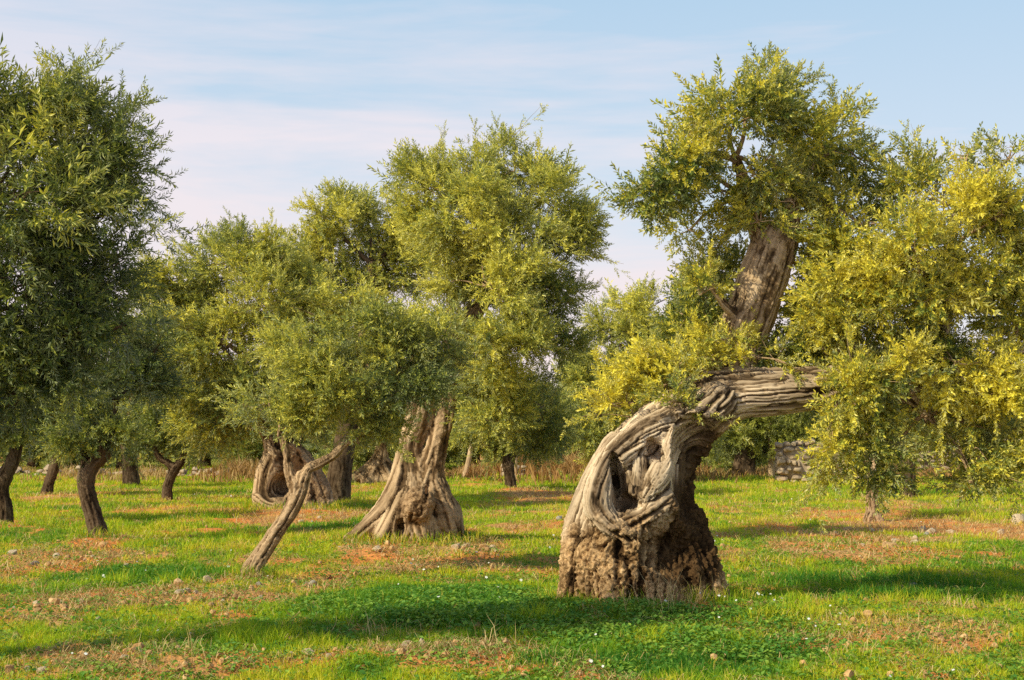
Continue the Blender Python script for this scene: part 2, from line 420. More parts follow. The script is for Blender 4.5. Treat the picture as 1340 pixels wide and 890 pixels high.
class Crown:
    def __init__(self, seed): self.rng = np.random.default_rng(seed); self.P, self.Z, self.S, self.T = [], [], [], []; self.twigs = []
    def clump(self, c, r, ls, dens=1.0, tint=.45, droop=0.0, shoots=.05, var=.10, lean=(0, 0, .12), subr=None, keep=None):
        rng = self.rng; c = np.array(c, float); r = np.array(r, float); r = np.maximum(r - .055 * ls, r * .6)
        area = math.pi * r[0] * r[2]
        n = int(area * 500 * dens / (ls * ls)) + 6
        sr = subr or min(.16 * (ls ** .5) + .09, r.min() * .75)
        ns = max(4, int(1.15 * area / (math.pi * sr * sr) * 1.4))
        d = rng.normal(size=(ns, 3)); d /= np.linalg.norm(d, axis=1, keepdims=True)
        rad = rng.random(ns) ** (1 / 2.6) * .95 + .04
        C = c + d * rad[:, None] * r * (1 + .16 * rng.normal(size=(ns, 1)))
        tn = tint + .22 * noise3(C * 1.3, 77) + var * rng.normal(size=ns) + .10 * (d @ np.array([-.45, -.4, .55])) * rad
        w = rng.random(ns) + .35; which = rng.choice(ns, n, p=w / w.sum())
        dd = rng.normal(size=(n, 3)); dd /= np.linalg.norm(dd, axis=1, keepdims=True)
        flat = np.array([1.1, 1.1, .8])
        P = C[which] + dd * (rng.random((n, 1)) ** .45) * sr * flat * (.75 + .5 * rng.random((n, 1)))
        out = (P - c) / r; out /= np.maximum(np.linalg.norm(out, axis=1, keepdims=True), .3)
        Z = out * .65 + dd * .75 + np.array(lean) + np.array([0, 0, -droop]) + rng.normal(size=(n, 3)) * .35
        S = rng.uniform(.75, 1.25, n)
        # shoots standing out of the crown's edge
        m = int(n * shoots)
        if m:
            u = rng.choice(n, m); top = out[u]
            P[u] = c + top * r * rng.uniform(.9, 1.12, (m, 1)); Z[u] = top * .8 + np.array([0, 0, .45 - droop * 2]) + rng.normal(size=(m, 3)) * .25; S[u] *= rng.uniform(1.1, 1.6, m)
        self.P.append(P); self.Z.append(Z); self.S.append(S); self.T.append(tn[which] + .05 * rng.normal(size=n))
        # thin branchlets that carry leaves out past the mass, so the outline stays ragged
        o_ = np.flatnonzero(rad > .6); per = 9; nb = int(len(o_) * 2.2 * min(dens, 1.2) * (1 + 4 * shoots))
        if len(o_) and nb:
            b = rng.choice(o_, nb); dr = d[b] * .9 + rng.normal(size=(nb, 3)) * .45 + np.array(lean) + np.array([0, 0, .18 - droop * .55]); dr /= np.linalg.norm(dr, axis=1, keepdims=True)
            ln = rng.uniform(.25, .62, nb) * ls ** .6 * rng.choice([1, 1, 1, 1.45], nb); st = C[b] + rng.normal(size=(nb, 3)) * sr * .35
            tt = (np.arange(per) + .5) / per
            Pb = st[:, None] + dr[:, None] * (ln[:, None] * tt)[..., None] + np.array([0, 0, -.22])[None, None] * ((tt ** 2)[None] * ln[:, None])[..., None]
            Zb = dr[:, None] + rng.normal(size=(nb, per, 3)) * .5
            self.P.append(Pb.reshape(-1, 3)); self.Z.append(Zb.reshape(-1, 3)); self.S.append(rng.uniform(.7, 1.1, nb * per) * np.tile(1.05 - .3 * tt, nb)); self.T.append(np.repeat(tn[b] + .08 * rng.normal(size=nb) + .05, per))
            for q in range(0, nb, 3): self.twigs.append((c, C[b[q]], st[q] + dr[q] * ln[q] * .85))
        for q in range(0, ns, 2): self.twigs.append((c, C[q], None))
    def mesh(self, name, ls, mat, pairs=8, slim=1.0, origin=(0, 0, 0), zmin=.04):
        P = np.concatenate(self.P); k = P[:, 2] > zmin
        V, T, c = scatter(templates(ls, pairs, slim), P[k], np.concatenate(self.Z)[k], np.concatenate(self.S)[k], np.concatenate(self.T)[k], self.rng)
        return mesh_np(name, V - np.array(origin, np.float32), T.ravel(), 3, mat, False, {'tint': c})

# ------------------------------------------------------------------ trunks -> objects
def finish_trunk(sdf, limbs, mat, root, wood=None, amp_bark=.03, amp_wood=.02, names=('trunk',), part_labels=None, fb=9.0, fw=11.0, limb_seg=7, seed=0, shade=None, ampf=None):
    V, Q, gr, part = sdf.build()
    nrm = vnormals(V, Q)
    wd = np.clip(wood(V), 0, 1) if wood else np.full(len(V), .5)
    gw = gr + .010 * np.stack([noise3(V * 9, 51), noise3(V * 9, 52), noise3(V * 9, 53)], 1)
    a = noise3(gw * fw, 5 + seed); b = noise3(gw * fw * 2.4, 6 + seed); cw = noise3(gw * fw * .35, 9 + seed)
    crackw = -sstep(.70, .98, 1 - np.abs(a) * 1.5) * (1.3 + 1.2 * cw) - .5 * sstep(.6, 1, 1 - np.abs(b) * 2) + 1.0 * cw + .25 * noise3(gw * fw * 1.2, 54)
    warp = V + .05 * np.stack([noise3(V * 6, 31), noise3(V * 6, 32), noise3(V * 6, 33)], 1)
    e = noise3(warp * fb * np.array([1, 1, .5]), 7); f = noise3(warp * fb * 2.3, 8); g2 = noise3(warp * fb * .3, 12)
    cell = np.abs(noise3(warp * fb * np.array([1.15, 1.15, .7]), 15)); deep = sstep(.16, .0, cell)
    fiss = sstep(.74, .98, 1 - np.abs(noise3(gw * fw * .55 + 3.3, 16)) * 1.5)
    crackb = -.45 * deep - 1.1 * fiss + .5 * (.55 - np.minimum(np.abs(e) * 2.2, 1.2)) + .45 * (.5 - np.abs(f) * 2) + 1.1 * g2 + .28 * noise3(warp * fb * 4.1, 13) - .8 * sstep(.25, .6, noise3(warp * fb * .8, 14))
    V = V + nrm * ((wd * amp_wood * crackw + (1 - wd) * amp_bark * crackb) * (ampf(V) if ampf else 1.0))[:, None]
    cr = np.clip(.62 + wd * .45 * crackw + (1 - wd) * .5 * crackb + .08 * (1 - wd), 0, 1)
    if shade is not None: cr = np.clip(cr * shade(V), 0, 1)  # painted shade lowers the same values that darken the fissures
    org = np.array(root.location)
    objs = []
    fp = np.array([part[q] for q in Q[:, 0]]) if len(names) > 1 else np.zeros(len(Q), int)
    for pi, nm in enumerate(names):
        q = Q[fp == pi]; used = np.unique(q); mp = np.full(len(V), -1); mp[used] = np.arange(len(used))
        v, gg, ww, cc, qq = V[used] - org, gr[used], wd[used], cr[used], mp[q]
        if pi == len(names) - 1 or len(names) == 1 or nm == 'limb':
            pass
        if pi == 0 and limbs:
            Vs, Qs, Gs, off = [v], [qq], [gg], len(v)
            for j, L in enumerate(limbs):
                tv, tq, tg = tube(L, limb_seg, wob=.06, seed=j + seed)
                Vs.append(tv - org); Qs.append(tq + off); Gs.append(tg + 5 * j); off += len(tv)
            n0 = len(v); v = np.concatenate(Vs); qq = np.concatenate(Qs); gg = np.concatenate(Gs)
            ww = np.concatenate([ww, np.full(len(v) - n0, .35)]); cc = np.concatenate([cc, np.full(len(v) - n0, .5)])
        me = mesh_np(nm, v, qq.ravel(), 4, mat, True, {'grain': gg, 'wood': ww, 'crack_shade': cc})
        o = add(nm, me, root); objs.append(o)
        if part_labels and part_labels.get(nm): o['label'] = part_labels[nm]
    return objs

def limb_paths(tops, cr, clumps, r0, rng, twig=True, maxtw=400):
    """limbs from the trunk's tops out to every clump, then thin twigs inside the clumps"""
    L = []
    for c, r in clumps:
        c = np.array(c); t = min(tops, key=lambda q: np.linalg.norm(np.array(q[:3]) - c) + rng.random() * .3)
        t3 = np.array(t[:3]); d = c - t3; ln = np.linalg.norm(d)
        if ln < .15: continue
        rr = min(t[3] * .7, r0 * (.6 + .3 * ln))
        mid1 = t3 + d * .35 + np.array([0, 0, .12 * ln]) * rng.uniform(-.2, 1) + rng.normal(size=3) * .06 * ln
        mid2 = t3 + d * .7 + np.array([0, 0, .10 * ln]) * rng.uniform(-.2, 1) + rng.normal(size=3) * .06 * ln
        end = c + d / ln * min(r) * .5
        s0_ = t3 - d / ln * 0.0; s0_[2] -= .10
        L.append(np.array([[*s0_, rr], [*t3, rr], [*mid1, rr * .72], [*mid2, rr * .5], [*c, rr * .33], [*end, rr * .15]]))
    if twig:
        tw = cr.twigs if len(cr.twigs) <= maxtw else [cr.twigs[i] for i in rng.choice(len(cr.twigs), maxtw, replace=False)]
        for a, b, e in tw:
            m = (a + b) / 2 + rng.normal(size=3) * .08
            if e is None: L.append(np.array([[*a, r0 * .22], [*m, r0 * .14], [*(b + (b - a) * .15), r0 * .04]]))
            else: L.append(np.array([[*a, r0 * .22], [*m, r0 * .16], [*b, r0 * .10], [*((b + e) / 2 + rng.normal(size=3) * .03), r0 * .07], [*e, r0 * .03]]))
    return L

def px_clumps(lst, Y0):
    """rows (px, py, rx, ry[, dy, tint, dens]) seen in the photo -> world clumps"""
    out = []
    for e in lst:
        px, py, rx, ry = e[:4]; dy = e[4] if len(e) > 4 else 0; Y = Y0 + dy; s = Y / FPX
        c = W(px, py, Y); out.append((c, (rx * s, (rx + ry) * .5 * s, ry * s), e[5] if len(e) > 5 else None, e[6] if len(e) > 6 else 1.0, e[7] if len(e) > 7 else 0.0))
    return out

EXTRA = {}
def olive(name, label, base_px, Y, chains, clumps, ls, mat, bark, seed, tint=.45, group=None, h=.02, tops=None, r0=.045, dens=1.0, slim=1.0,
          cuts=(), wood=None, amp_bark=.02, amp_wood=.015, k=.1, shoots=.05, pairs=8, cat='olive tree', maxtw=400, fb=9., fw=11., lean=(0, 0, .12), part_names=('trunk',), part_labels=None, shade=None, ampf=None):
    ls *= .76; slim *= 1.08
    rng = np.random.default_rng(seed)
    b = W(base_px[0], base_px[1], Y); gz = hz(b[0], b[1])
    root = empty(name, (b[0], b[1], gz), label, cat, group)
    s = Y / FPX; dz = gz - b[2]
    def pt(e):
        px, py, dy, r = e; p = W(px, py, Y + dy); return [p[0], p[1], p[2] + dz, r * (Y + dy) / FPX]
    sd = Sdf(h, k)
    for ch in chains:
        pts, kk, part = (ch if isinstance(ch, tuple) else (ch, None, 0))
        sd.chain([pt(e) for e in pts], kk, part)
    for (px, py, dy, rx, ry, rd, rot) in cuts:
        p = W(px, py, Y + dy); sd.cut((p[0], p[1], p[2] + dz), (rx * s, rd, ry * s), .05, rot)
    cl = px_clumps(clumps, Y)
    cr = Crown(seed)
    for c, r, t, d, dr in cl:
        cr.clump(c + [0, 0, dz], r, ls, dens * d, t if t is not None else tint, droop=dr, shoots=shoots, lean=lean)
    tp = [pt(e) for e in tops] if tops else [pt(chains[0][-1] if not isinstance(chains[0], tuple) else chains[0][0][-1])]
    limbs = limb_paths(tp, cr, [(c + [0, 0, dz], r) for c, r, *_ in cl], r0, rng, True, maxtw)
    finish_trunk(sd, limbs, bark, root, wood=(lambda V: wood(V, pt)) if wood else None, amp_bark=amp_bark, amp_wood=amp_wood, fb=fb, fw=fw, seed=seed % 40, shade=shade, ampf=ampf, names=part_names, part_labels=part_labels)
    me = cr.mesh('crown', ls, mat, pairs, slim, origin=root.location)
    add('crown', me, root)
    return root

# ---- the ancient arched olive
def hero_wood(V, pt):
    s = 13.7 / FPX
    X = (V[:, 0] - W(845, 790, 13.7)[0]) / s + 845; Zp = 790 - (V[:, 2]) / s      # back to rough photo units for this tree's own layout
    n = noise3(V * 5, 88)
    up = sstep(705, 655, Zp + 22 * n + (X - 800) * .15)
    under = sstep(0, 40, (X - (905 - (Zp - 560) * .45)) + 12 * n) * sstep(545, 575, Zp)
    limb = sstep(488, 470, Zp) * sstep(1090, 1060, X)
    return np.clip(up * (1 - .85 * under), 0, 1) * (1 - .45 * limb)
def hero_amp(V):
    s = 13.7 / FPX; X = (V[:, 0] - W(845, 790, 13.7)[0]) / s + 845; Zp = 790 - V[:, 2] / s
    return 1 - .55 * sstep(488, 470, Zp) * sstep(1090, 1060, X)
H = 13.7
def hero_shade(V):       # shade under the overhang and inside the hollow, painted into the bark colour
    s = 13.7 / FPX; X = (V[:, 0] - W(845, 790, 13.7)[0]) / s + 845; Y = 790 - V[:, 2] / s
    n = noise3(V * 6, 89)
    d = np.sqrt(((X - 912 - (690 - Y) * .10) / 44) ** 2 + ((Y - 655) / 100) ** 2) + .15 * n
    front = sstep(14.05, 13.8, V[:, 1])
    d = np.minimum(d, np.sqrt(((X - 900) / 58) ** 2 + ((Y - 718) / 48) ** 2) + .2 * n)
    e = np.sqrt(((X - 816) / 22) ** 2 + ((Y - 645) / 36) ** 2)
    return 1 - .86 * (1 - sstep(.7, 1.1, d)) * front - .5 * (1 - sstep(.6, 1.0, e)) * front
olive('ancient_olive_tree', 'huge hollow old olive, its grey trunk bending over into a low horizontal bough', (845, 790), H,
  [([(838, 815, 0, 98), (829, 745, 0, 88), (829, 700, .02, 82), (838, 650, .05, 72), (857, 600, .08, 60), (893, 560, .1, 48), (935, 530, .08, 38)], .12, 0),
   ([(925, 528, .08, 37), (965, 520, .06, 33), (1010, 517, .05, 32), (1060, 513, .05, 29), (1105, 508, .06, 26), (1160, 497, .1, 24), (1205, 505, .12, 25)], .08, 1),
   ([(1160, 497, .1, 22), (1190, 520, .1, 17), (1215, 545, .1, 8)], .06, 1), ([(1195, 500, .1, 20), (1215, 470, .15, 17), (1232, 420, .2, 13), (1240, 350, .25, 9), (1248, 290, .3, 6)], .06, 1),
   ([(1205, 505, .1, 16), (1260, 490, .1, 11), (1310, 474, .05, 9), (1370, 462, 0, 7)], .06, 1),
   ([(938, 530, .25, 36), (954, 490, .38, 36), (971, 446, .43, 33), (988, 400, .45, 33), (1003, 355, .45, 32), (1014, 322, .45, 26)], .1, 2),
   ([(1008, 340, .45, 22), (992, 300, .45, 14), (980, 265, .4, 11), (965, 215, .3, 7)], .08, 2), ([(1016, 335, .45, 24), (1030, 300, .45, 17), (1040, 262, .5, 12), (1062, 215, .5, 7)], .08, 2),
   ([(975, 425, .4, 12), (955, 410, .25, 7), (930, 380, .1, 4)], .05, 2),
   # flowing ridges of old wood round the hollow
   ([(890, 560, -.1, 30), (840, 580, -.28, 25), (803, 608, -.38, 20), (786, 642, -.43, 20), (784, 672, -.46, 20), (800, 694, -.52, 17), (824, 706, -.56, 10)], .05, 0),
   ([(938, 532, -.16, 25), (900, 570, -.34, 22), (878, 604, -.46, 18), (860, 634, -.51, 16), (846, 653, -.52, 10)], .035, 0),
   ([(836, 612, -.36, 16), (833, 640, -.38, 14)], .04, 0), ([(876, 655, -.44, 15), (850, 674, -.50, 15), (824, 688, -.50, 13)], .05, 0), ([(884, 636, -.40, 16), (878, 662, -.42, 18)], .06, 0),
   ([(806, 592, -.1, 20), (780, 640, -.05, 20), (762, 690, -.05, 22)], .08, 0),
   # root flares
   ([(775, 720, -.1, 40), (762, 790, -.2, 34), (758, 815, -.2, 30)], .1, 0), ([(895, 690, -.05, 28), (918, 750, -.18, 26), (945, 818, -.26, 20)], .14, 0),
   ([(850, 730, -.25, 48), (855, 800, -.5, 36), (856, 822, -.55, 30)], .12, 0), ([(885, 700, .2, 36), (920, 800, .4, 36)], .12, 0), ([(800, 740, .3, 45), (790, 805, .45, 38)], .12, 0),
   ([(800, 740, -.3, 34), (800, 800, -.48, 30), (800, 820, -.5, 28)], .1, 0), ([(890, 740, -.32, 24), (895, 800, -.5, 22), (900, 820, -.5, 20)], .09, 0)],
  [ # upper crown
   (960, 170, 80, 62, 0, .42), (885, 225, 62, 60, .1, .42), (850, 250, 52, 42, 0, .42), (998, 125, 40, 42, .2, .44, .8), (1075, 195, 70, 55, .3, .40), (940, 255, 60, 38, .55, .42), (900, 305, 38, 30, .7, .48, .6), (1125, 215, 45, 40, .5, .36, .8),
   (1030, 240, 60, 40, .9, .40), (985, 232, 52, 26, .0, .5), (992, 296, 26, 14, .15, .45, .6), (1035, 268, 40, 28, .2, .45), (985, 470, 44, 20, .12, .5), (948, 462, 26, 22, .15, .5), (1075, 440, 36, 26, .3, .5), (1064, 372, 24, 46, .6, .5),
   # right crown
   (1130, 300, 80, 62, .2, .53), (1120, 345, 56, 55, .25, .55), (1235, 270, 80, 58, .3, .53), (1310, 330, 66, 80, .1, .59), (1200, 345, 92, 65, -.3, .65), (1140, 400, 80, 55, 0, .48), (1100, 415, 42, 36, .1, .43), (1265, 400, 85, 62, -.2, .55), (1330, 430, 55, 62, .1, .48),
   (1265, 212, 42, 30, .4, .38, .45), (1320, 215, 30, 26, .6, .38, .4), (1180, 445, 85, 34, .15, .35), (1075, 450, 46, 28, .6, .41), (1370, 360, 60, 90, .3, .43), (1300, 290, 60, 50, -.2, .65),
   (1130, 512, 44, 30, -.35, .48, 1, .3), (1170, 482, 42, 28, -.35, .55), (1088, 400, 38, 46, .9, .43), (1082, 335, 34, 44, .9, .43), (1068, 285, 34, 34, .9, .38), (925, 350, 36, 34, .9, .44), (922, 388, 30, 24, .05, .5, .7), (900, 420, 44, 40, .7, .43),
   # behind the bough and on its left
   (925, 395, 44, 46, .75, .42), (900, 455, 50, 42, .8, .5), (862, 510, 52, 32, .2, .62), (888, 488, 36, 32, .05, .6), (822, 535, 42, 24, .1, .62), (885, 528, 22, 14, -.34, .55), (1000, 470, 34, 14, .75, .5, .8), (1050, 460, 40, 20, .6, .5), (850, 470, 34, 30, .5, .55),
   # hanging skirt on the right
   (1118, 530, 52, 42, -.3, .52, 1, .5), (1125, 580, 50, 44, -.3, .45, 1, .4), (1088, 590, 28, 34, -.3, .55, .8, .7), (1148, 598, 32, 34, -.2, .42, .9, .5), (1146, 630, 20, 18, -.2, .42, .7, .5), (1170, 548, 44, 34, -.1, .42, .8, .5),
   (1264, 560, 50, 48, -.1, .5, .9, .5), (1266, 612, 46, 36, -.2, .48, .9, .5), (1274, 634, 34, 22, -.25, .5, .8, .5), (1310, 545, 46, 60, -.2, .6, 1, .5), (1250, 480, 70, 40, -.35, .7, 1, .2), (1320, 490, 50, 40, -.2, .6, 1, .3), (1350, 560, 40, 60, 0, .5, 1, .5), (1325, 610, 24, 26, 0, .5, .7, .7)],
  1.1, M_LEAF_OLD, M_BARK_OLD, 101, tint=.5, h=.0115, k=.1, r0=.035, dens=.84, slim=1.3, maxtw=700,
  tops=[(980, 265, .4, 9), (1040, 262, .5, 10), (965, 215, .3, 6), (1062, 215, .5, 6), (1240, 350, .25, 8), (1232, 420, .2, 10), (1310, 474, .05, 8), (1205, 505, .12, 14), (1215, 545, .1, 7), (930, 380, .1, 4), (963, 460, .42, 14), (1014, 325, .45, 14), (1105, 505, .06, 10), (900, 545, .1, 12)],
  cuts=[(809, 634, -.46, 9, 34, .34, .15), (822, 662, -.48, 17, 10, .32, -.35), (858, 594, -.44, 9, 18, .22, .55), (922, 632, -.42, 42, 84, .50, .2), (888, 722, -.66, 46, 40, .32, .2), (893, 560, -.36, 5, 26, .14, .75), (905, 770, -.62, 9, 40, .2, .1), (842, 775, -.86, 7, 34, .2, .05)],
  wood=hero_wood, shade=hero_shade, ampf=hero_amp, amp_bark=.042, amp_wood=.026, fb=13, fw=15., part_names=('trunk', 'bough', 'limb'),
  part_labels={'bough': 'long horizontal bough of bare grey cracked deadwood', 'limb': 'upright brown limb carrying the tall crown'})

# ---- the tree with two stems and a burl
olive('olive_tree', 'tall olive with two fused stems, spreading roots and a round burl on its trunk', (530, 710), 21,
  [[(530, 735, 0, 54), (540, 692, 0, 40), (544, 655, 0, 26), (541, 620, 0, 17), (537, 585, 0, 16), (550, 550, 0, 20), (556, 505, 0, 22), (552, 460, .1, 18), (540, 420, .1, 12)],
   [(562, 690, 0, 32), (562, 650, 0, 22), (567, 610, -.05, 16), (576, 575, -.05, 14), (584, 535, 0, 13), (590, 490, 0, 15), (605, 440, .1, 13), (640, 390, .2, 9)],
   [(530, 605, -.02, 13), (519, 645, -.1, 15), (500, 678, -.2, 15), (476, 700, -.3, 14), (458, 716, -.35, 12)], ([(532, 650, -.12, 13), (516, 682, -.32, 13), (497, 716, -.47, 12)], .06, 0), [(538, 640, .1, 14), (505, 690, .2, 18), (480, 718, .25, 16)], [(535, 650, -.12, 13), (528, 690, -.4, 14), (524, 716, -.5, 12)],
   ([(545, 670, -.52, 20), (549, 662, -.52, 20)], .03, 0), [(570, 650, -.1, 20), (583, 690, -.15, 22), (592, 720, -.15, 16)], [(550, 695, -.35, 20), (556, 722, -.4, 18)], [(575, 680, .3, 30), (580, 720, .4, 30)], [(510, 690, .3, 30), (500, 725, .4, 28)]],
  [(553, 246, 50, 34, .2, .42), (608, 243, 58, 36, 0, .44), (670, 230, 55, 36, .2, .38), (615, 268, 80, 46, -.4, .55), (712, 266, 58, 46, .2, .42), (735, 300, 38, 46, .3, .46), (650, 310, 75, 52, -.6, .6), (570, 290, 50, 46, .2, .48), (720, 352, 46, 48, .3, .34), (575, 350, 55, 46, .3, .4),
   (640, 378, 75, 52, -.7, .58), (700, 410, 52, 46, .2, .26), (600, 415, 55, 44, -.2, .45), (655, 440, 65, 50, -.6, .52), (715, 460, 42, 42, .3, .24), (640, 485, 42, 38, -.4, .55), (680, 510, 58, 46, 0, .3), (655, 545, 42, 34, -.1, .5), (712, 545, 40, 46, .6, .3), (560, 450, 44, 30, .6, .3), (735, 400, 26, 30, .2, .3, .7), (690, 575, 40, 24, .8, .3)],
  1.3, M_LEAF_MID, M_BARK_MID, 202, tint=.45, h=.02, k=.11, r0=.05, dens=1.0, amp_bark=.022, amp_wood=.026, fw=9.,
  tops=[(552, 460, .1, 12), (540, 420, .1, 9), (605, 440, .1, 10), (640, 390, .2, 8), (590, 490, 0, 10)],
  cuts=[(523, 697, -.62, 6, 12, .3, 0), (560, 640, -.42, 3, 50, .2, -.15)], wood=lambda V, pt: (.8 - .45 * sstep(W(548, 0, 21)[0], W(580, 0, 21)[0], V[:, 0])) * sstep(.24, .36, np.linalg.norm(V - np.array(pt((547, 666, -.52, 1))[:3]), axis=1)))

# ---- the hollow tree behind it
olive('olive_tree', 'broad olive on a squat hollow trunk with a dark cave, left of the burl tree', (382, 668), 31,
  [[(352, 672, 0, 17), (345, 648, 0, 13), (350, 620, 0, 15), (358, 598, 0, 14), (352, 575, 0, 9), (343, 560, 0, 7), (335, 530, 0, 5)],
   [(385, 680, .3, 46), (388, 650, .35, 40), (385, 620, .35, 32), (375, 590, .3, 20), (385, 565, .3, 13), (400, 530, .3, 9)],
   [(340, 655, -.1, 9), (352, 664, -.25, 8), (375, 668, -.3, 8)], [(410, 620, .2, 12), (420, 645, .15, 14), (428, 672, .1, 13)], [(365, 600, .1, 12), (385, 588, .1, 10)]],
  [(300, 345, 80, 42, 0, .44), (240, 375, 56, 46, .2, .42), (350, 330, 50, 34, .3, .46), (340, 400, 90, 56, -.5, .48), (240, 430, 60, 56, 0, .5), (300, 455, 85, 56, -.5, .5), (255, 500, 55, 50, 0, .42), (320, 520, 75, 46, -.4, .42), (270, 560, 46, 34, 0, .4), (345, 555, 46, 24, .2, .32), (420, 390, 60, 50, 0, .48), (400, 520, 55, 40, .3, .34), (210, 400, 32, 40, .3, .45)],
  1.8, M_LEAF_MID, M_BARK_MID, 303, tint=.40, h=.035, k=.14, r0=.06, tops=[(335, 530, 0, 5), (400, 530, .3, 8), (343, 560, 0, 6)],
  cuts=[(366, 638, -.35, 14, 18, .7, -.3), (388, 628, -.4, 16, 36, .55, 0)], wood=lambda V, pt: np.where(V[:, 0] < W(368, 0, 31)[0], .9, .2), amp_bark=.05, amp_wood=.03, fw=6., fb=6., lean=(0, 0, .25), dens=.95)
olive('olive_tree', 'olive with a thin bare-twigged top and short dark leader, rising behind the hollow tree', (440, 636), 35,
  [[(440, 642, 0, 20), (445, 600, 0, 16), (455, 540, 0, 14), (470, 460, 0, 12), (482, 400, 0, 10), (488, 350, 0, 8), (486, 325, 0, 6)], [(478, 400, 0, 8), (462, 370, -.1, 6), (440, 352, -.1, 4)]],
  [(425, 268, 40, 26, 0, .55, .7), (470, 255, 44, 28, .2, .52, .9), (508, 285, 42, 34, .3, .6, 1), (430, 305, 50, 30, .4, .6, .9), (540, 315, 46, 40, .5, .5), (530, 265, 36, 30, .5, .5, .8), (400, 315, 36, 26, .3, .55), (465, 360, 50, 36, .6, .5), (420, 350, 46, 30, .2, .55), (520, 340, 40, 40, .5, .5), (480, 425, 60, 40, .5, .5), (430, 420, 50, 40, .5, .45), (480, 500, 55, 40, .8, .4), (405, 270, 22, 20, 0, .8, .25)],
  1.9, M_LEAF_MID, M_BARK_DARK, 313, h=.05, r0=.06, tops=[(486, 325, 0, 6), (440, 352, -.1, 4), (470, 460, 0, 8)], shoots=.12)

# ---- the leaning tree in front
olive('olive_tree', 'slender young olive leaning right, trunk forked low, in front of the hollow tree', (330, 752), 16.5,
  [[(324, 766, 0, 17), (331, 740, 0, 13), (349, 712, .02, 12), (360, 694, 0, 11), (381, 664, .02, 10.5), (389, 646, 0, 11), (397, 626, 0, 9), (404, 610, 0, 7), (421, 601, .02, 7), (438, 590, 0, 6.5), (452, 576, 0, 5.5), (470, 565, 0, 5), (500, 520, .1, 4)],
   [(388, 640, 0, 9), (380, 618, .03, 8), (376, 596, .05, 6), (368, 560, .1, 5)], [(392, 640, 0, 7), (391, 622, -.02, 3), (391, 614, -.02, 2)], [(333, 745, -.04, 9), (345, 720, -.04, 5)], [(327, 742, 0, 11), (316, 756, 0, 8), (308, 766, .02, 5)], [(333, 746, -.04, 10), (343, 758, -.1, 7), (350, 767, -.12, 4)]],
  [(470, 430, 70, 40, 0, .44), (535, 425, 52, 34, .1, .5), (440, 480, 66, 46, 0, .46), (520, 480, 62, 46, -.1, .42), (565, 455, 32, 40, .1, .44), (470, 530, 58, 40, -.1, .40), (528, 520, 42, 38, .1, .38), (410, 535, 52, 36, .1, .42), (350, 520, 40, 40, .2, .40), (400, 445, 46, 34, .2, .48), (500, 560, 34, 16, .2, .34), (585, 440, 22, 34, .1, .45, .7)],
  1.1, M_LEAF_MID, M_BARK_MID, 404, tint=.42, h=.014, k=.05, r0=.022, slim=1.0, tops=[(470, 565, 0, 5), (500, 520, .1, 4), (368, 560, .1, 4.5)], wood=lambda V, pt: np.full(len(V), .5), amp_bark=.018, amp_wood=.022, fw=14, fb=15, shoots=.06)

# ---- the near crown on the left, its trunk just outside the picture
olive('olive_tree', 'large dark olive crown with long slender leaves reaching in from the left edge', (-330, 868), 9.8,
  [[(-330, 900, 0, 60), (-320, 820, 0, 46), (-300, 700, 0, 40), (-260, 600, 0, 34), (-220, 520, 0, 24), (-150, 460, 0, 16)], [(-300, 680, 0, 28), (-330, 560, 0, 20), (-340, 420, 0, 12)]],
  [(35, 150, 56, 46, 0, .5), (92, 140, 38, 32, .2, .52, .7), (-40, 150, 90, 60, 0, .5), (70, 190, 74, 52, -.1, .52), (20, 250, 90, 70, -.4, .5), (95, 280, 60, 62, 0, .36), (128, 175, 24, 40, .1, .46, .6), (40, 350, 90, 70, -.1, .36), (110, 370, 46, 55, .1, .24), (35, 440, 80, 50, .2, .28), (110, 445, 56, 46, .2, .2),
   (-80, 250, 90, 90, 0, .4, .5), (-80, 420, 90, 80, 0, .4, .5), (-200, 360, 110, 90, -.2, .4, .3), (-330, 400, 120, 90, -.2, .4, .25), (20, 505, 60, 30, .2, .24), (142, 268, 20, 22, .1, .34, .5), (152, 420, 22, 34, .1, .2, .6), (140, 220, 30, 30, 0, .42, .8), (135, 340, 34, 34, .1, .26, .8)],
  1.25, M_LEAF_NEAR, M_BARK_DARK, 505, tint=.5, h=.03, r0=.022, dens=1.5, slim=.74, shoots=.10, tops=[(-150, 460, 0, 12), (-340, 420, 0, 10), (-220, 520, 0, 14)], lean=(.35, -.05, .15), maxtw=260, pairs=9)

# ---- the young trees on the left
olive('olive_tree', 'young dark olive with a crooked trunk bending right, stone at its foot', (127, 708), 22,
  [[(130, 718, 0, 15), (126, 690, 0, 12), (117, 660, 0, 11), (112, 632, 0, 11), (120, 612, 0, 11), (135, 596, 0, 11), (140, 570, 0, 9), (150, 530, 0, 6)], [(114, 630, 0, 9), (112, 608, 0, 7), (104, 580, 0, 5)]],
  [(140, 500, 60, 40, 0, .36), (95, 520, 50, 40, 0, .36), (165, 460, 44, 40, .2, .34), (120, 560, 46, 26, -.1, .45), (185, 500, 30, 40, .2, .3), (90, 575, 34, 20, -.1, .5), (150, 575, 26, 22, 0, .45), (205, 460, 26, 34, .2, .4)],
  1.35, M_LEAF_NEAR, M_BARK_DARK, 606, tint=.45, h=.02, k=.06, r0=.03, amp_bark=.025, amp_wood=.02, tops=[(150, 530, 0, 6), (104, 580, 0, 4)], slim=.95)
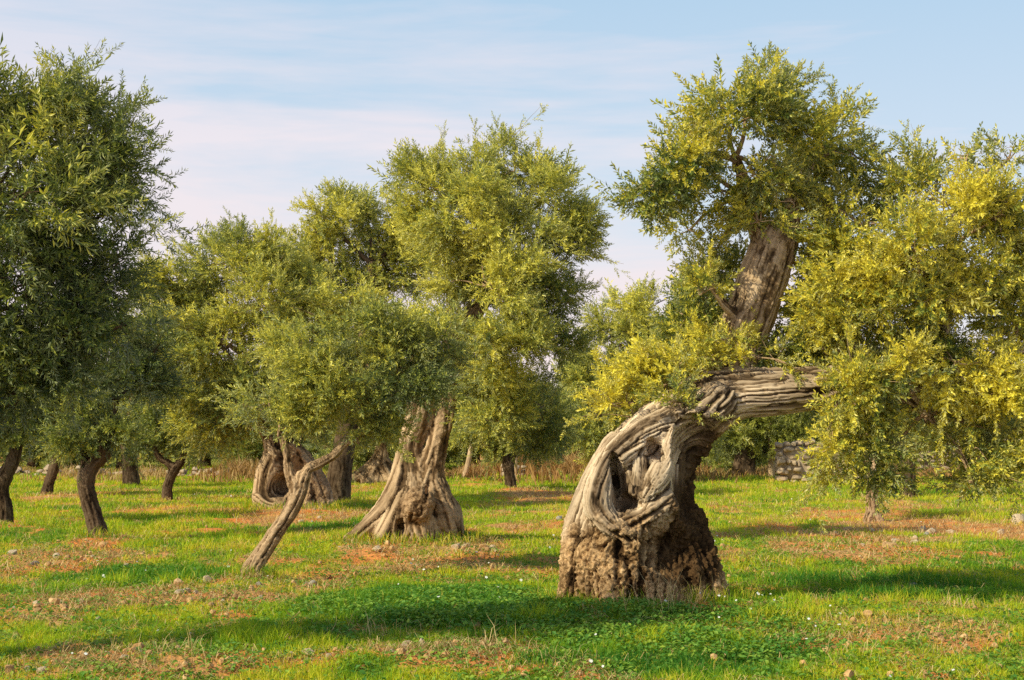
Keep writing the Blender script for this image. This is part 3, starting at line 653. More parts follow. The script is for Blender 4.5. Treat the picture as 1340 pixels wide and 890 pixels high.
olive('olive_tree', 'dark young olive at the left edge, trunk curving up to the right', (5, 685), 26,
  [[(4, 694, 0, 13), (6, 665, 0, 11), (2, 640, 0, 10), (8, 618, 0, 10), (18, 596, 0, 9), (26, 560, 0, 7), (30, 530, 0, 5)], [(2, 630, 0, 8), (-10, 612, 0, 7), (-25, 590, 0, 5)]],
  [(30, 510, 50, 40, 0, .34), (-20, 530, 50, 46, 0, .35), (60, 545, 40, 34, .2, .36), (0, 560, 40, 26, 0, .4), (20, 470, 60, 30, .3, .3), (-40, 480, 60, 50, .3, .3)],
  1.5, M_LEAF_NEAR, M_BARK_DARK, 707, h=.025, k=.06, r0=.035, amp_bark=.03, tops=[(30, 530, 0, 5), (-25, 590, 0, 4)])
olive('olive_tree', 'thin-stemmed olive slanting right from a reddish patch of soil before the rubble', (62, 648), 39,
  [[(60, 654, 0, 9), (63, 636, 0, 7.5), (69, 618, 0, 7), (74, 602, 0, 6.5), (80, 585, 0, 4.5)], [(70, 612, 0, 5), (74, 590, .1, 5), (70, 570, .1, 3)]],
  [(75, 560, 40, 26, 0, .55), (50, 540, 40, 30, .2, .45), (105, 545, 36, 30, .2, .45), (70, 520, 40, 24, .3, .4), (85, 585, 24, 12, 0, .6)],
  2.1, M_LEAF_MID, M_BARK_DARK, 808, tint=.45, h=.03, k=.08, r0=.04, amp_bark=.03, tops=[(80, 585, 0, 4), (70, 570, .1, 3)])
olive('olive_tree', 'small olive whose slim trunk forks in a clear Y, left of the hollow tree', (219, 654), 36,
  [[(219, 660, 0, 8), (219, 640, 0, 7), (223, 625, 0, 6.5), (230, 612, 0, 6.5), (238, 602, 0, 5.5), (245, 585, 0, 4)], [(228, 614, 0, 6), (220, 606, 0, 5), (208, 598, 0, 4.5), (200, 580, 0, 3)]],
  [(225, 560, 40, 26, 0, .34), (195, 550, 34, 34, 0, .36), (250, 575, 24, 22, 0, .36), (215, 520, 36, 24, .2, .36), (180, 580, 22, 16, 0, .4), (240, 530, 30, 26, .2, .4)],
  1.9, M_LEAF_NEAR, M_BARK_DARK, 909, tint=.5, h=.03, k=.06, r0=.04, amp_bark=.02, tops=[(245, 585, 0, 4), (200, 580, 0, 3)])
olive('olive_tree', 'tall loose olive with dark bare limbs against the sky, left of the hollow tree', (170, 630), 46,
  [[(172, 634, 0, 12), (170, 600, 0, 10), (165, 560, 0, 9), (175, 530, 0, 8), (178, 500, 0, 6), (182, 475, 0, 4)], [(172, 540, 0, 6), (195, 515, 0, 5), (205, 490, 0, 3)]],
  [(150, 440, 40, 26, 0, .34), (195, 445, 34, 20, 0, .4), (215, 480, 26, 22, 0, .4), (150, 500, 34, 30, .2, .3), (200, 540, 36, 28, .2, .36), (140, 545, 36, 30, .2, .4), (175, 580, 36, 20, .3, .4)],
  2.3, M_LEAF_MID, M_BARK_DARK, 919, h=.05, k=.08, r0=.06, tops=[(182, 475, 0, 4), (205, 490, 0, 3), (165, 560, 0, 6)], dens=.8)

# ---- small tree in the middle, trees on the right
olive('olive_tree', 'small yellow-green olive with a slim Y trunk on a brown mound in the middle', (668, 640), 43,
  [[(669, 646, 0, 9), (668, 625, 0, 7.5), (664, 606, 0, 7), (658, 592, 0, 5.5), (646, 583, 0, 5), (632, 580, 0, 3.5)], [(666, 610, 0, 6), (672, 592, 0, 5.5), (682, 575, 0, 4), (690, 555, 0, 3)]],
  [(640, 545, 42, 26, -.3, .5), (690, 550, 42, 28, 0, .36), (615, 560, 30, 26, 0, .42), (665, 515, 50, 26, .2, .42), (725, 540, 28, 30, .3, .36), (655, 572, 34, 12, 0, .45), (720, 575, 26, 16, .2, .4)],
  2.1, M_LEAF_MID, M_BARK_DARK, 111, tint=.45, h=.035, k=.08, r0=.05, amp_bark=.03, tops=[(632, 580, 0, 3), (690, 555, 0, 3)])
olive('olive_tree', 'wide hazy green olive filling the gap between the burl tree and the arched olive', (800, 622), 50,
  [[(800, 628, 0, 14), (798, 590, 0, 12), (805, 550, 0, 9), (820, 510, 0, 6), (835, 470, 0, 4)], [(800, 560, 0, 7), (780, 530, 0, 5), (770, 500, 0, 3)], [(815, 520, 0, 5), (850, 500, 0, 4), (880, 470, 0, 3)]],
  [(845, 395, 56, 28, 0, .46), (905, 400, 40, 34, .4, .4), (800, 430, 46, 34, .1, .48), (860, 440, 62, 36, -.4, .44), (785, 480, 40, 36, .2, .4), (840, 490, 60, 40, -.4, .40), (905, 470, 50, 46, .2, .34), (775, 530, 40, 34, 0, .36), (840, 545, 56, 36, 0, .34), (905, 540, 40, 40, .3, .3), (790, 570, 46, 20, 0, .34), (850, 580, 46, 20, .2, .34), (760, 500, 24, 40, .3, .4)],
  2.6, M_LEAF_MID, M_BARK_DARK, 121, tint=.4, h=.05, k=.1, r0=.07, tops=[(835, 470, 0, 4), (770, 500, 0, 3), (880, 470, 0, 3), (805, 550, 0, 6)], dens=.85)
olive('olive_tree', 'olive with a straight dark trunk showing under the hanging skirt of the arched olive', (1190, 650), 38,
  [[(1190, 656, 0, 13), (1189, 635, 0, 10), (1189, 615, 0, 9.5), (1186, 590, 0, 8), (1180, 550, 0, 6)], [(1189, 610, 0, 7), (1200, 585, 0, 6), (1215, 555, 0, 4)]],
  [(1180, 520, 60, 34, .3, .36), (1225, 500, 50, 40, .4, .36), (1140, 510, 40, 34, .3, .34), (1190, 470, 60, 36, .5, .34), (1200, 560, 40, 26, .3, .34)],
  2.0, M_LEAF_MID, M_BARK_DARK, 131, tint=.36, h=.035, k=.08, r0=.05, amp_bark=.03, tops=[(1180, 550, 0, 5), (1215, 555, 0, 4)])
olive('olive_tree', 'pale short trunk on red soil with its crown lost in the arched olive\'s hanging leaves', (1142, 676), 28,
  [[(1142, 684, 0, 13), (1142, 665, 0, 9.5), (1141, 640, 0, 8.5), (1144, 610, 0, 7.5), (1150, 570, 0, 5)], [(1137, 668, -.08, 6), (1131, 682, -.1, 5)], [(1149, 668, -.05, 5), (1156, 682, -.08, 5)]],
  [(1150, 545, 36, 26, .2, .4), (1125, 560, 30, 26, .2, .42), (1170, 575, 26, 24, .2, .4)],
  1.6, M_LEAF_MID, M_BARK_MID, 141, tint=.4, h=.02, k=.05, r0=.035, tops=[(1150, 570, 0, 5)])
olive('olive_tree', 'olive over the stone wall, seen through the arch with its dark hollow trunk', (975, 606), 57,
  [[(968, 612, 0, 12), (968, 590, 0, 10), (975, 560, 0, 8), (985, 530, 0, 5)], [(982, 612, 0, 9), (980, 590, 0, 8), (985, 560, 0, 6)]],
  [(985, 545, 46, 22, 0, .45), (950, 560, 34, 22, 0, .5), (1030, 555, 40, 18, 0, .42), (1000, 500, 60, 30, .4, .4), (940, 500, 50, 40, .5, .4), (1060, 500, 50, 40, .5, .4), (1000, 572, 30, 10, 0, .5)],
  2.7, M_LEAF_FAR, M_BARK_DARK, 151, tint=.45, h=.05, k=.1, r0=.06, tops=[(985, 530, 0, 5)])
olive('olive_tree', 'old olive on a low sprawling mass of pale roots, between hollow tree and burl tree', (488, 628), 50,
  [[(490, 632, 0, 22), (492, 612, 0, 16), (498, 590, 0, 10), (500, 560, 0, 7)], [(485, 605, 0, 8), (462, 622, -.2, 8), (448, 630, -.3, 6)], [(490, 608, -.2, 7), (478, 630, -.5, 7)], [(500, 605, -.2, 7), (512, 628, -.4, 8)], [(505, 600, 0, 7), (530, 630, -.1, 7)]],
  [(490, 560, 46, 24, 0, .36), (450, 555, 40, 30, .2, .34), (530, 555, 40, 30, .2, .34), (490, 520, 60, 34, .3, .36), (440, 580, 30, 16, 0, .36)],
  2.4, M_LEAF_MID, M_BARK_MID, 161, tint=.36, h=.04, k=.1, r0=.06, tops=[(500, 560, 0, 6)], amp_wood=.05, fw=5)

# ---- the row that closes the grove off: copies of three trees
def distant_proto(seed):
    rng = np.random.default_rng(seed)
    root = empty('distant_olive_tree', (0, 0, 0), 'distant olive in the row closing off the grove behind the rubble and brush', 'olive tree', 'distant olives behind the grove')
    sd = Sdf(.06, .15)
    lean = rng.uniform(-.4, .4)
    sd.chain([[0, 0, -.3, .42], [0, 0, .4, .3], [lean * .5, 0, 1.1, .24], [lean, 0, 1.9, .16]]); sd.chain([[lean * .4, 0, .9, .2], [-.5, .2, 1.6, .14], [-.9, .2, 2.2, .08]])
    cr = Crown(seed); cl = []
    for i in range(14):
        a = rng.uniform(0, 2 * math.pi); q = rng.uniform(.2, 1.9)
        c = np.array([math.cos(a) * q, math.sin(a) * q, rng.uniform(.9, 4.2) - .12 * q * q]); r = rng.uniform(.75, 1.15); cl.append((c, (r, r, r * .75)))
    for c, r in cl: cr.clump(c, r, 2.6, .95, rng.uniform(.25, .55), shoots=.06)
    finish_trunk(sd, limb_paths([[lean, 0, 1.9, .14], [-.9, .2, 2.2, .08]], cr, cl, .07, rng, True, 60), M_BARK_DARK, root, amp_bark=.05, fb=5)
    add('crown', cr.mesh('crown', 2.6, M_LEAF_FAR, 7, 1.2), root)
    return root
protos = [distant_proto(s) for s in (31, 32, 33)]
def copy_tree(src):
    o = src.copy(); COL.objects.link(o)
    for ch in src.children:
        c = ch.copy(); COL.objects.link(c); c.parent = o
    return o
rr = random.Random(4)
spots = []
for i, px in enumerate(range(-120, 1500, 74)): spots.append((px + rr.uniform(-22, 22), rr.uniform(66, 76), rr.uniform(.85, 1.15)))
for i, px in enumerate(range(-150, 1550, 66)): spots.append((px + rr.uniform(-24, 24), rr.uniform(86, 112), rr.uniform(1.0, 1.35)))
for i, (px, Y, s) in enumerate(spots):
    o = protos[i] if i < 3 else copy_tree(protos[i % 3])
    x = (px - CX) * Y / FPX
    o.location = (x, Y, hz(x, Y)); o.rotation_euler = (0, 0, rr.uniform(0, 6.28)); o.scale = (s, s, s * rr.uniform(.9, 1.1))

# ------------------------------------------------------------------ ground
def build_ground():
    d = np.concatenate([np.arange(3, 8, .25), 8 * np.exp(np.arange(0, math.log(75 / 8), .0042)), 75 * np.exp(np.arange(0, math.log(2500 / 75), .12)), [2600]])
    u = np.concatenate([[-1.6, -1.2, -.9, -.7], np.linspace(-.56, .56, 460), [.7, .9, 1.2, 1.6]])
    D, U = np.meshgrid(d, u, indexing='ij'); x = (D * U).ravel(); y = D.ravel()
    # ground behind the camera too: shear the first rows outward
    soil, lush, red, n2 = masks(x, y)
    p = np.stack([x, y, x * 0], 1); near = 1 - sstep(25, 60, y)
    z = height(x, y) + near * soil * (.020 * fbm(p * 5, 3, 71) + .014 * np.abs(noise3(p * 13, 72))) * 1.3
    z = z * (1 - sstep(120, 300, y))
    V = np.stack([x, y, z], 1); nr, nc = D.shape
    i = np.arange(nr - 1)[:, None] * nc; k = np.arange(nc - 1)[None]
    Q = np.stack([i + k, i + k + 1, i + nc + k + 1, i + nc + k], -1).reshape(-1, 4)
    m, nt = new_mat('grove_soil_and_turf')
    tc = N(nt, 'ShaderNodeTexCoord').outputs['Object']
    nA = noise_n(nt, tc, 14, 5, .65); nB = noise_n(nt, tc, 3, 3); nC = noise_n(nt, tc, 55, 3, .6)
    earth = mixc(nt, attr(nt, 'red'), (.62, .36, .14), (.80, .25, .055))
    earth = mixc(nt, 1.0, earth, ramp(nt, nA, [(.3, (.55, .5, .45)), (.55, (1, 1, 1)), (.75, (1.35, 1.3, 1.2))]), 'MULTIPLY')
    strawc = ramp(nt, nC, [(.3, (.28, .17, .07)), (.6, (.52, .38, .17)), (.8, (.65, .52, .28))])
    earth = mixc(nt, math_(nt, 'MULTIPLY', ramp(nt, nB, [(.42, (0, 0, 0)), (.62, (1, 1, 1))]), .35), earth, strawc)
    turf = ramp(nt, nA, [(.3, (.10, .13, .016)), (.5, (.27, .27, .03)), (.7, (.45, .36, .07))])
    turf = mixc(nt, attr(nt, 'lush'), turf, (.07, .16, .018))
    fac = math_(nt, 'ADD', attr(nt, 'soil'), math_(nt, 'MULTIPLY', math_(nt, 'SUBTRACT', nA, .5), .6))
    c = mixc(nt, ramp(nt, fac, [(.22, (0, 0, 0)), (.5, (1, 1, 1))]), turf, earth)
    p = N(nt, 'ShaderNodeBsdfPrincipled'); p.inputs['Roughness'].default_value = .95; p.inputs['Specular IOR Level'].default_value = .1
    nt.links.new(c, p.inputs['Base Color'])
    b = N(nt, 'ShaderNodeBump'); b.inputs['Strength'].default_value = .8; b.inputs['Distance'].default_value = .03
    nt.links.new(math_(nt, 'ADD', nA, math_(nt, 'MULTIPLY', nC, .4)), b.inputs['Height']); nt.links.new(b.outputs[0], p.inputs['Normal'])
    o = N(nt, 'ShaderNodeOutputMaterial'); nt.links.new(p.outputs[0], o.inputs[0])
    me = mesh_np('ground', V, Q.ravel(), 4, m, True, {'soil': soil, 'lush': lush, 'red': red})
    g = add('ground', me); g['kind'] = 'structure'
build_ground()

# ------------------------------------------------------------------ grass and other ground cover
def ground_points(n, d0, d1, rng, power=2.0, half=.45):
    """points on the ground with density falling as 1/d^power"""
    u = rng.random(n); e = 2 - power
    d = d0 * (d1 / d0) ** u if abs(e) < 1e-6 else (d0 ** e + u * (d1 ** e - d0 ** e)) ** (1 / e)
    x = (rng.random(n) * 2 - 1) * (half * d + .4)
    return x, d
def blades(x, y, z, hgt, wid, lean, tint, rng):
    n = len(x); a = rng.random(n) * 2 * math.pi; b = rng.random(n) * 2 * math.pi
    s = np.stack([np.cos(a), np.sin(a), a * 0], 1) * wid[:, None]
    l = np.stack([np.cos(b), np.sin(b), b * 0], 1) * (lean * hgt)[:, None]
    P = np.stack([x, y, z - .01], 1); up = np.array([0, 0, 1.0])
    mid = P + l * .35 + up * (hgt * .6)[:, None]; tip = P + l + up * (hgt * np.sqrt(np.maximum(1 - lean ** 2 * .5, .1)))[:, None]
    V = np.stack([P - s, P + s, mid + s * .8, mid - s * .8, tip], 1).reshape(-1, 3)
    k = np.arange(n)[:, None] * 5
    T = np.concatenate([k + [[0, 1, 2]], k + [[0, 2, 3]], k + [[3, 2, 4]]], 1).reshape(-1, 3)
    return V, T, np.repeat(np.clip(tint, 0, 1), 5)
def build_grass():
    rng = np.random.default_rng(21)
    x, y = ground_points(760000, 8.0, 78, rng)
    soil, lush, red, n2 = masks(x, y)
    keep = rng.random(len(x)) > np.clip(soil * 1.25, 0, .93) * (1 - .3 * sstep(20, 60, y))
    x, y, soil, lush, n2 = x[keep], y[keep], soil[keep], lush[keep], n2[keep]
    f = y / 10
    patch = fbm(np.stack([x * .5, y * .9, x * 0], 1), 3, 91)
    h = (.055 + .05 * lush + .03 * np.clip(patch, -.5, 1)) * rng.uniform(.5, 1.35, len(x)) * f ** .35 * (1 - .45 * soil)
    w = .0026 * f ** .85 * rng.uniform(.7, 1.4, len(x))
    sm = fbm(np.stack([x * 2.6, y * 2.0, x * 0], 1), 2, 92)
    t = .60 - .45 * lush + .30 * patch + .09 * rng.normal(size=len(x)) + .18 * soil + .30 * sm - .05
    h *= np.clip(1 + .8 * sm, .45, 1.7)
    dry = rng.random(len(x)) < .05 + .18 * soil; t[dry] = rng.uniform(.8, 1, dry.sum())
    for px, py, Y, rx, ry, cnt in [(845, 790, 13.75, .86, .62, 3000), (530, 710, 21, .95, .75, 1800), (330, 752, 16.5, .22, .2, 500), (382, 668, 31, .9, .8, 900), (127, 708, 22, .28, .25, 350)]:
        cc = W(px, py, Y); a = rng.random(cnt) * 2 * math.pi; q = rng.uniform(.86, 1.28, cnt)
        xx = cc[0] + np.cos(a) * rx * q; yy = cc[1] + np.sin(a) * ry * q; ff = yy / 10
        x = np.concatenate([x, xx]); y = np.concatenate([y, yy]); h = np.concatenate([h, rng.uniform(.04, .19, cnt) * ff ** .3]); w = np.concatenate([w, .0028 * ff ** .85 * rng.uniform(.7, 1.3, cnt)])
        tt = .45 + .2 * rng.normal(size=cnt); dd = rng.random(cnt) < .3; tt[dd] = rng.uniform(.85, 1, dd.sum()); t = np.concatenate([t, tt])
    V, T, c = blades(x, y, height(x, y), h, w, rng.uniform(.1, .95, len(x)), t, rng)
    tag(add('grass', mesh_np('grass', V, T.ravel(), 3, M_GRASS, False, {'tint': c})), kind='stuff')
    # clover and other broad weeds
    x, y = ground_points(900000, 8.0, 22, rng, 1.4)
    cm = emask(CLOVER, x, y); n = noise3(np.stack([x * 2.5, y * 2.5, x * 0], 1), 95)
    near_herb = .05 + .12 * sstep(.0, .4, n)
    k = rng.random(len(x)) < np.clip(cm * (.8 + .6 * n), 0, 1) * .55 + near_herb
    x, y, cm, n = x[k], y[k], cm[k], n[k]; m = len(x)
    z = height(x, y) + rng.uniform(.015, .095, m) * (.5 + .6 * cm) ; r = rng.uniform(.012, .027, m)
    nz = np.stack([rng.normal(size=m) * .45, rng.normal(size=m) * .45, np.ones(m)], 1); Fm = frames(nz, rng)
    q = np.array([[0, -1, 0], [.62, 0, .18], [0, 1.15, 0], [-.62, 0, .18]])
    V = (np.einsum('mij,kj->mki', Fm, q) * r[:, None, None] + np.stack([x, y, z], 1)[:, None]).reshape(-1, 3)
    b = np.arange(m)[:, None] * 4; T = np.concatenate([b + [[0, 1, 2]], b + [[0, 2, 3]]], 1).reshape(-1, 3)
    t = np.repeat(np.clip(.48 + .3 * n + .24 * rng.normal(size=m), 0, 1), 4)
    tag(add('clover', mesh_np('clover', V, T.ravel(), 3, M_CLOVER, False, {'tint': t})), kind='stuff')
    # straw lying in the bare patches, tall dry stalks, rusty brush along the back
    x, y = ground_points(300000, 8.0, 45, rng, 1.9)
    soil, lush, red, n2 = masks(x, y); n = fbm(np.stack([x * 1.2, y * 1.2, x * 0], 1), 2, 97)
    k = rng.random(len(x)) < np.clip(soil * (.5 + .9 * n), 0, 1) * .75 + .02
    x, y = x[k], y[k]; m = len(x); f = y / 10
    V, T, c = blades(x, y, height(x, y) + .01, rng.uniform(.04, .14, m) * f ** .3, .0022 * f ** .8 * rng.uniform(.7, 1.3, m), np.full(m, 1.35), rng.random(m) ** 1.0, rng)
    g = rng.normal(size=(26, 2)); Vs, Ts, Cs, off = [V], [T], [c], len(V)
    # clumps of standing dry stalks
    cl = [(845, 812, 14, .5), (890, 806, 14, .6), (870, 815, 10, .7), (230, 868, 26, .35), (640, 858, 8, .5), (1115, 868, 12, .35), (1075, 830, 10, .25), (1190, 700, 14, .4), (330, 760, 12, .35), (420, 770, 16, .3), (1130, 730, 12, .35), (120, 860, 10, .4), (1260, 800, 20, .3), (735, 790, 6, .7), (500, 840, 10, .4), (60, 775, 12, .35), (960, 780, 10, .4), (1010, 745, 10, .5), (290, 730, 8, .3), (710, 872, 12, .3)]
    for px, py, cnt, hh in cl:
        c0 = G(px, py); cnt *= 2; xx = c0[0] + rng.normal(size=cnt) * .14; yy = c0[1] + rng.normal(size=cnt) * .16
        v, t_, cc = blades(xx, yy, height(xx, yy), hh * .62 * rng.uniform(.4, 1.1, cnt), np.full(cnt, .0024), rng.uniform(.1, 1.1, cnt), rng.uniform(.6, 1, cnt), rng)
        Vs.append(v); Ts.append(t_ + off); Cs.append(cc); off += len(v)
    tag(add('dry_grass', mesh_np('dry_grass', np.concatenate(Vs), np.concatenate(Ts).ravel(), 3, M_STRAW, False, {'tint': np.concatenate(Cs)})), kind='stuff')
    n = 120000
    x = rng.uniform(-34, 34, n); y = 58 + rng.normal(size=n) * 3.2 + 3 * noise3(np.stack([x * .15, x * 0, x * 0], 1), 98) + np.where(x > 8, 3, 0)
    pn = noise3(np.stack([x * .35, y * .35, x * 0], 1), 99); k = rng.random(n) < np.clip(.12 + 1.9 * pn + .5 * np.exp(-((x / y * FPX + CX - 730) / 80) ** 2), .015, 1); x, y, pn = x[k], y[k], pn[k]
    px = x / y * FPX + CX
    tall = .4 + .55 * np.exp(-((px - 730) / 90) ** 2) + .3 * np.exp(-((px - 300) / 60) ** 2)
    tall = tall * np.clip(.75 + 1.3 * noise3(np.stack([x * .6, y * .6, x * 0], 1), 107), .2, 1.8)
    m = len(x); V, T, c = blades(x, y, height(x, y), tall * rng.uniform(.3, 1.2, m), rng.uniform(.012, .03, m), rng.uniform(.1, .9, m), .45 + .5 * pn + .2 * rng.normal(size=m) + .25 * (px < 250), rng)
    tag(add('dry_brush', mesh_np('dry_brush', V, T.ravel(), 3, M_BRUSH, False, {'tint': c})), kind='stuff')
    # tiny white flowers, in drifts
    x, y = ground_points(30000, 8.5, 40, rng, 1.6); n = noise3(np.stack([x * .9, y * .9, x * 0], 1), 103)
    soil, lush, *_ = masks(x, y); bias = emask([ell(990, 840, 170, 36, 1.0), ell(820, 720, 150, 16, .8), ell(230, 742, 120, 16, .9), ell(620, 790, 220, 30, .35), ell(640, 730, 200, 16, .5)], x, y)
    k = rng.random(len(x)) < .065 * np.clip(bias * (.6 + n), 0, 1) + .006 * (n > .1); x, y = x[k], y[k]; m = len(x)
    th = np.linspace(0, 2 * math.pi, 6, endpoint=False); q = np.stack([np.cos(th), np.sin(th), .25 * (np.arange(6) % 2)], 1)
    Fm = frames(np.stack([rng.normal(size=m) * .5 - .1, rng.normal(size=m) * .5 - .5, np.ones(m)], 1), rng)
    V = (np.einsum('mij,kj->mki', Fm, q) * (rng.uniform(.008, .016, m) * (y / 11) ** .35)[:, None, None] + np.stack([x, y, height(x, y) + rng.uniform(.06, .13, m)], 1)[:, None]).reshape(-1, 3)
    b = np.arange(m)[:, None] * 6; T = np.concatenate([b + [[0, i, i + 1]] for i in range(1, 5)], 1).reshape(-1, 3)
    tag(add('flowers', mesh_np('flowers', V, T.ravel(), 3, M_PETAL, False, {'tint': np.repeat(rng.random(m), 6)})), kind='stuff')
build_grass()

# ------------------------------------------------------------------ stones
def stone_mat(name, a, b, c):
    m, nt = new_mat(name); tc = N(nt, 'ShaderNodeTexCoord').outputs['Object']
    n1 = noise_n(nt, tc, 9, 5, .65); n2 = noise_n(nt, tc, 40, 3)
    col = ramp(nt, n1, [(.3, a), (.52, b), (.72, c)]); col = mixc(nt, 1., col, ramp(nt, n2, [(.3, (.75, .73, .7)), (.6, (1.1, 1.1, 1.1))]), 'MULTIPLY')
    p = N(nt, 'ShaderNodeBsdfPrincipled'); p.inputs['Roughness'].default_value = .9; p.inputs['Specular IOR Level'].default_value = .2
    nt.links.new(col, p.inputs['Base Color']); bm = N(nt, 'ShaderNodeBump'); bm.inputs['Strength'].default_value = .8; bm.inputs['Distance'].default_value = .02
    nt.links.new(n1, bm.inputs['Height']); nt.links.new(bm.outputs[0], p.inputs['Normal'])
    o = N(nt, 'ShaderNodeOutputMaterial'); nt.links.new(p.outputs[0], o.inputs[0]); return m
M_ST = [stone_mat('limestone_pale', (.40, .30, .19), (.60, .48, .33), (.72, .62, .47)), stone_mat('limestone_ochre', (.34, .18, .07), (.55, .34, .15), (.66, .48, .27)), stone_mat('limestone_grey', (.25, .22, .18), (.40, .36, .30), (.52, .48, .42)), stone_mat('red_clod', (.20, .08, .03), (.33, .13, .045), (.40, .20, .09))]
def rock_arrays(seed, n=10, rough=.28, box=0.0):
    """a faceted lump of about unit radius, as a cube sphere pushed about"""
    g = np.linspace(-1, 1, n); A, B = np.meshgrid(g, g, indexing='ij'); A, B = A.ravel(), B.ravel(); o = np.ones_like(A)
    Vs, Qs, off = [], [], 0
    i = np.arange(n - 1)[:, None] * n; k = np.arange(n - 1)[None]; q = np.stack([i + k, i + n + k, i + n + k + 1, i + k + 1], -1).reshape(-1, 4)
    for a, sgn in [(0, 1), (0, -1), (1, 1), (1, -1), (2, 1), (2, -1)]:
        p = np.zeros((n * n, 3)); p[:, a] = sgn * o; p[:, (a + 1) % 3] = A; p[:, (a + 2) % 3] = B
        Vs.append(p); Qs.append((q if sgn > 0 else q[:, ::-1]) + off); off += n * n
    V = np.concatenate(Vs); Q = np.concatenate(Qs)
    key = np.round(V, 5); _, first, inv = np.unique(key, axis=0, return_index=True, return_inverse=True); V = V[first]; Q = inv.ravel()[Q]
    S = V / np.linalg.norm(V, axis=1, keepdims=True); V = S * (1 - box) + V * .72 * box
    r = np.random.default_rng(seed)
    for _ in range(12):                                   # planar breaks
        d = r.normal(size=3); d /= np.linalg.norm(d); h = r.uniform(.48, .8); t = V @ d
        V = V - np.outer(np.maximum(t - h, 0) * .85, d)
    V = V * (1 + rough * .5 * noise3(V * 1.4, seed)[:, None] + rough * .25 * noise3(V * 4, seed + 1)[:, None])
    return V, Q
def rock_mesh(name, seed, mat, box=0.0): V, Q = rock_arrays(seed, 9, .28, box); return mesh_np(name, V, Q.ravel(), 4, mat, True)
M_WALL = stone_mat('wall_limestone', (.26, .19, .12), (.42, .32, .22), (.54, .44, .32))
rocks = [[rock_mesh('stone', 40 + i + 10 * j, M_ST[j], .25) for i in range(4)] for j in range(4)]
def stone(px, py, w, hgt, kind, label, group=None, var=0, name='stone', yaw=None, sink=.25, mesh=None):
    g = G(px, py); s = g[1] / FPX
    o = add(name, mesh or rocks[kind][var % 4], None, (g[0], g[1] + w * s * .3, hz(g[0], g[1]) + hgt * s * .5 * (1 - sink * 2) + hgt * s * .02))
    o.scale = (w * s / 2, w * s / 2 * .85, hgt * s / 2 * 1.25); o.rotation_euler = (rr.uniform(-.2, .2), rr.uniform(-.2, .2), rr.uniform(0, 6.28) if yaw is None else yaw)
    return tag(o, label, 'stone', group)
stone(132, 720, 17, 11, 1, 'orange stone leaning at the foot of the crooked young olive', None, 0)
stone(15, 731, 18, 9, 0, 'flat pale stone in the grass near the left edge', None, 1)
stone(10, 886, 24, 22, 1, 'rust-orange boulder in the bottom left corner', None, 2)
stone(55, 886, 18, 12, 0, 'rounded cream stone beside the rust-orange corner boulder', None, 3)
stone(36, 880, 16, 9, 2, 'grey slab-like stone between the corner boulder and the cream stone', None, 1)
stone(103, 872, 26, 14, 1, 'wide ochre stone half buried in dry soil at the bottom left', None, 3)
stone(340, 783, 12, 10, 0, 'pale chunky stone in the grass right below the leaning young olive', None, 2)
stone(551, 856, 13, 17, 0, 'upright cream stone standing beside the red soil patch', None, 0, yaw=.3)
stone(530, 858, 14, 10, 0, 'low cream stone just left of the upright cream one', None, 1)
stone(1335, 684, 20, 22, 0, 'big pale boulder at the right edge of the grove', None, 2)
stone(517, 710, 11, 13, 0, 'pale stone wedged in the cavity among the burl tree\'s roots', None, 3)
blk = rock_mesh('cut_stone_block', 99, M_ST[1], .92)
stone(598, 714, 19, 13, 1, 'squared orange block at the right foot of the burl tree', None, 0, 'stone_block', .35, .15, blk)
stone(613, 714, 12, 12, 2, 'small grey stone touching the squared orange block', None, 1)
stone(585, 716, 9, 6, 2, 'little pale grey stone left of the squared orange block', None, 2)
stone(275, 797, 15, 10, 1, 'ochre lump at the right end of the dry stony band', None, 0)
stone(400, 862, 16, 12, 0, 'pair-less cream stone in the stony soil left of the red patch', None, 2)
stone(1165, 722, 30, 8, 1, 'flat ochre rock breaking through the red soil on the right', None, 1)
stone(180, 728, 10, 6, 0, 'small pale stone on the turf right of the crooked young olive', None, 0)
# loose stones nothing tells apart
seen = 0; rs = np.random.default_rng(77); tries = 0
LABEL = ['small pale limestone lying loose on the bare soil', 'small ochre stone lying loose on the bare soil', 'small grey stone lying loose on the bare soil', 'small lump of red earth on the bare soil']
GROUP = ['pale stones strewn about the grove', 'ochre stones strewn about the grove', 'grey stones strewn about the grove', 'clods of red earth']
zone = [(180, 872, 200, 14), (420, 872, 70, 12), (250, 785, 170, 14), (60, 800, 80, 14), (560, 862, 110, 14), (700, 870, 60, 10), (580, 728, 110, 12), (95, 738, 100, 10), (1165, 715, 80, 8), (1065, 702, 60, 6), (1230, 695, 110, 8), (400, 765, 70, 12), (1280, 858, 70, 14), (390, 680, 70, 8), (1100, 800, 200, 40), (700, 690, 80, 10)]
while seen < 210 and tries < 3000:
    tries += 1; z = zone[rs.choice(len(zone), p=np.array([5, 3, 5, 2, 3, 1, 2, 2, 2, 1, 2, 2, 1, 1, 1, 1]) / 34)]
    px = z[0] + rs.normal() * z[2] * .5; py = z[1] + rs.normal() * z[3] * .55
    if not (0 < px < 1340 and 640 < py < 886): continue
    k = int(rs.choice(4, p=[.5, .25, .1, .15])); w = rs.gamma(1.9, 3.2) + 3.4
    stone(px, py, min(w, 17), min(w, 17) * rs.uniform(.45, .8), k, LABEL[k], GROUP[k], int(rs.integers(4)), 'stone' if k < 3 else 'clod', sink=.2); seen += 1
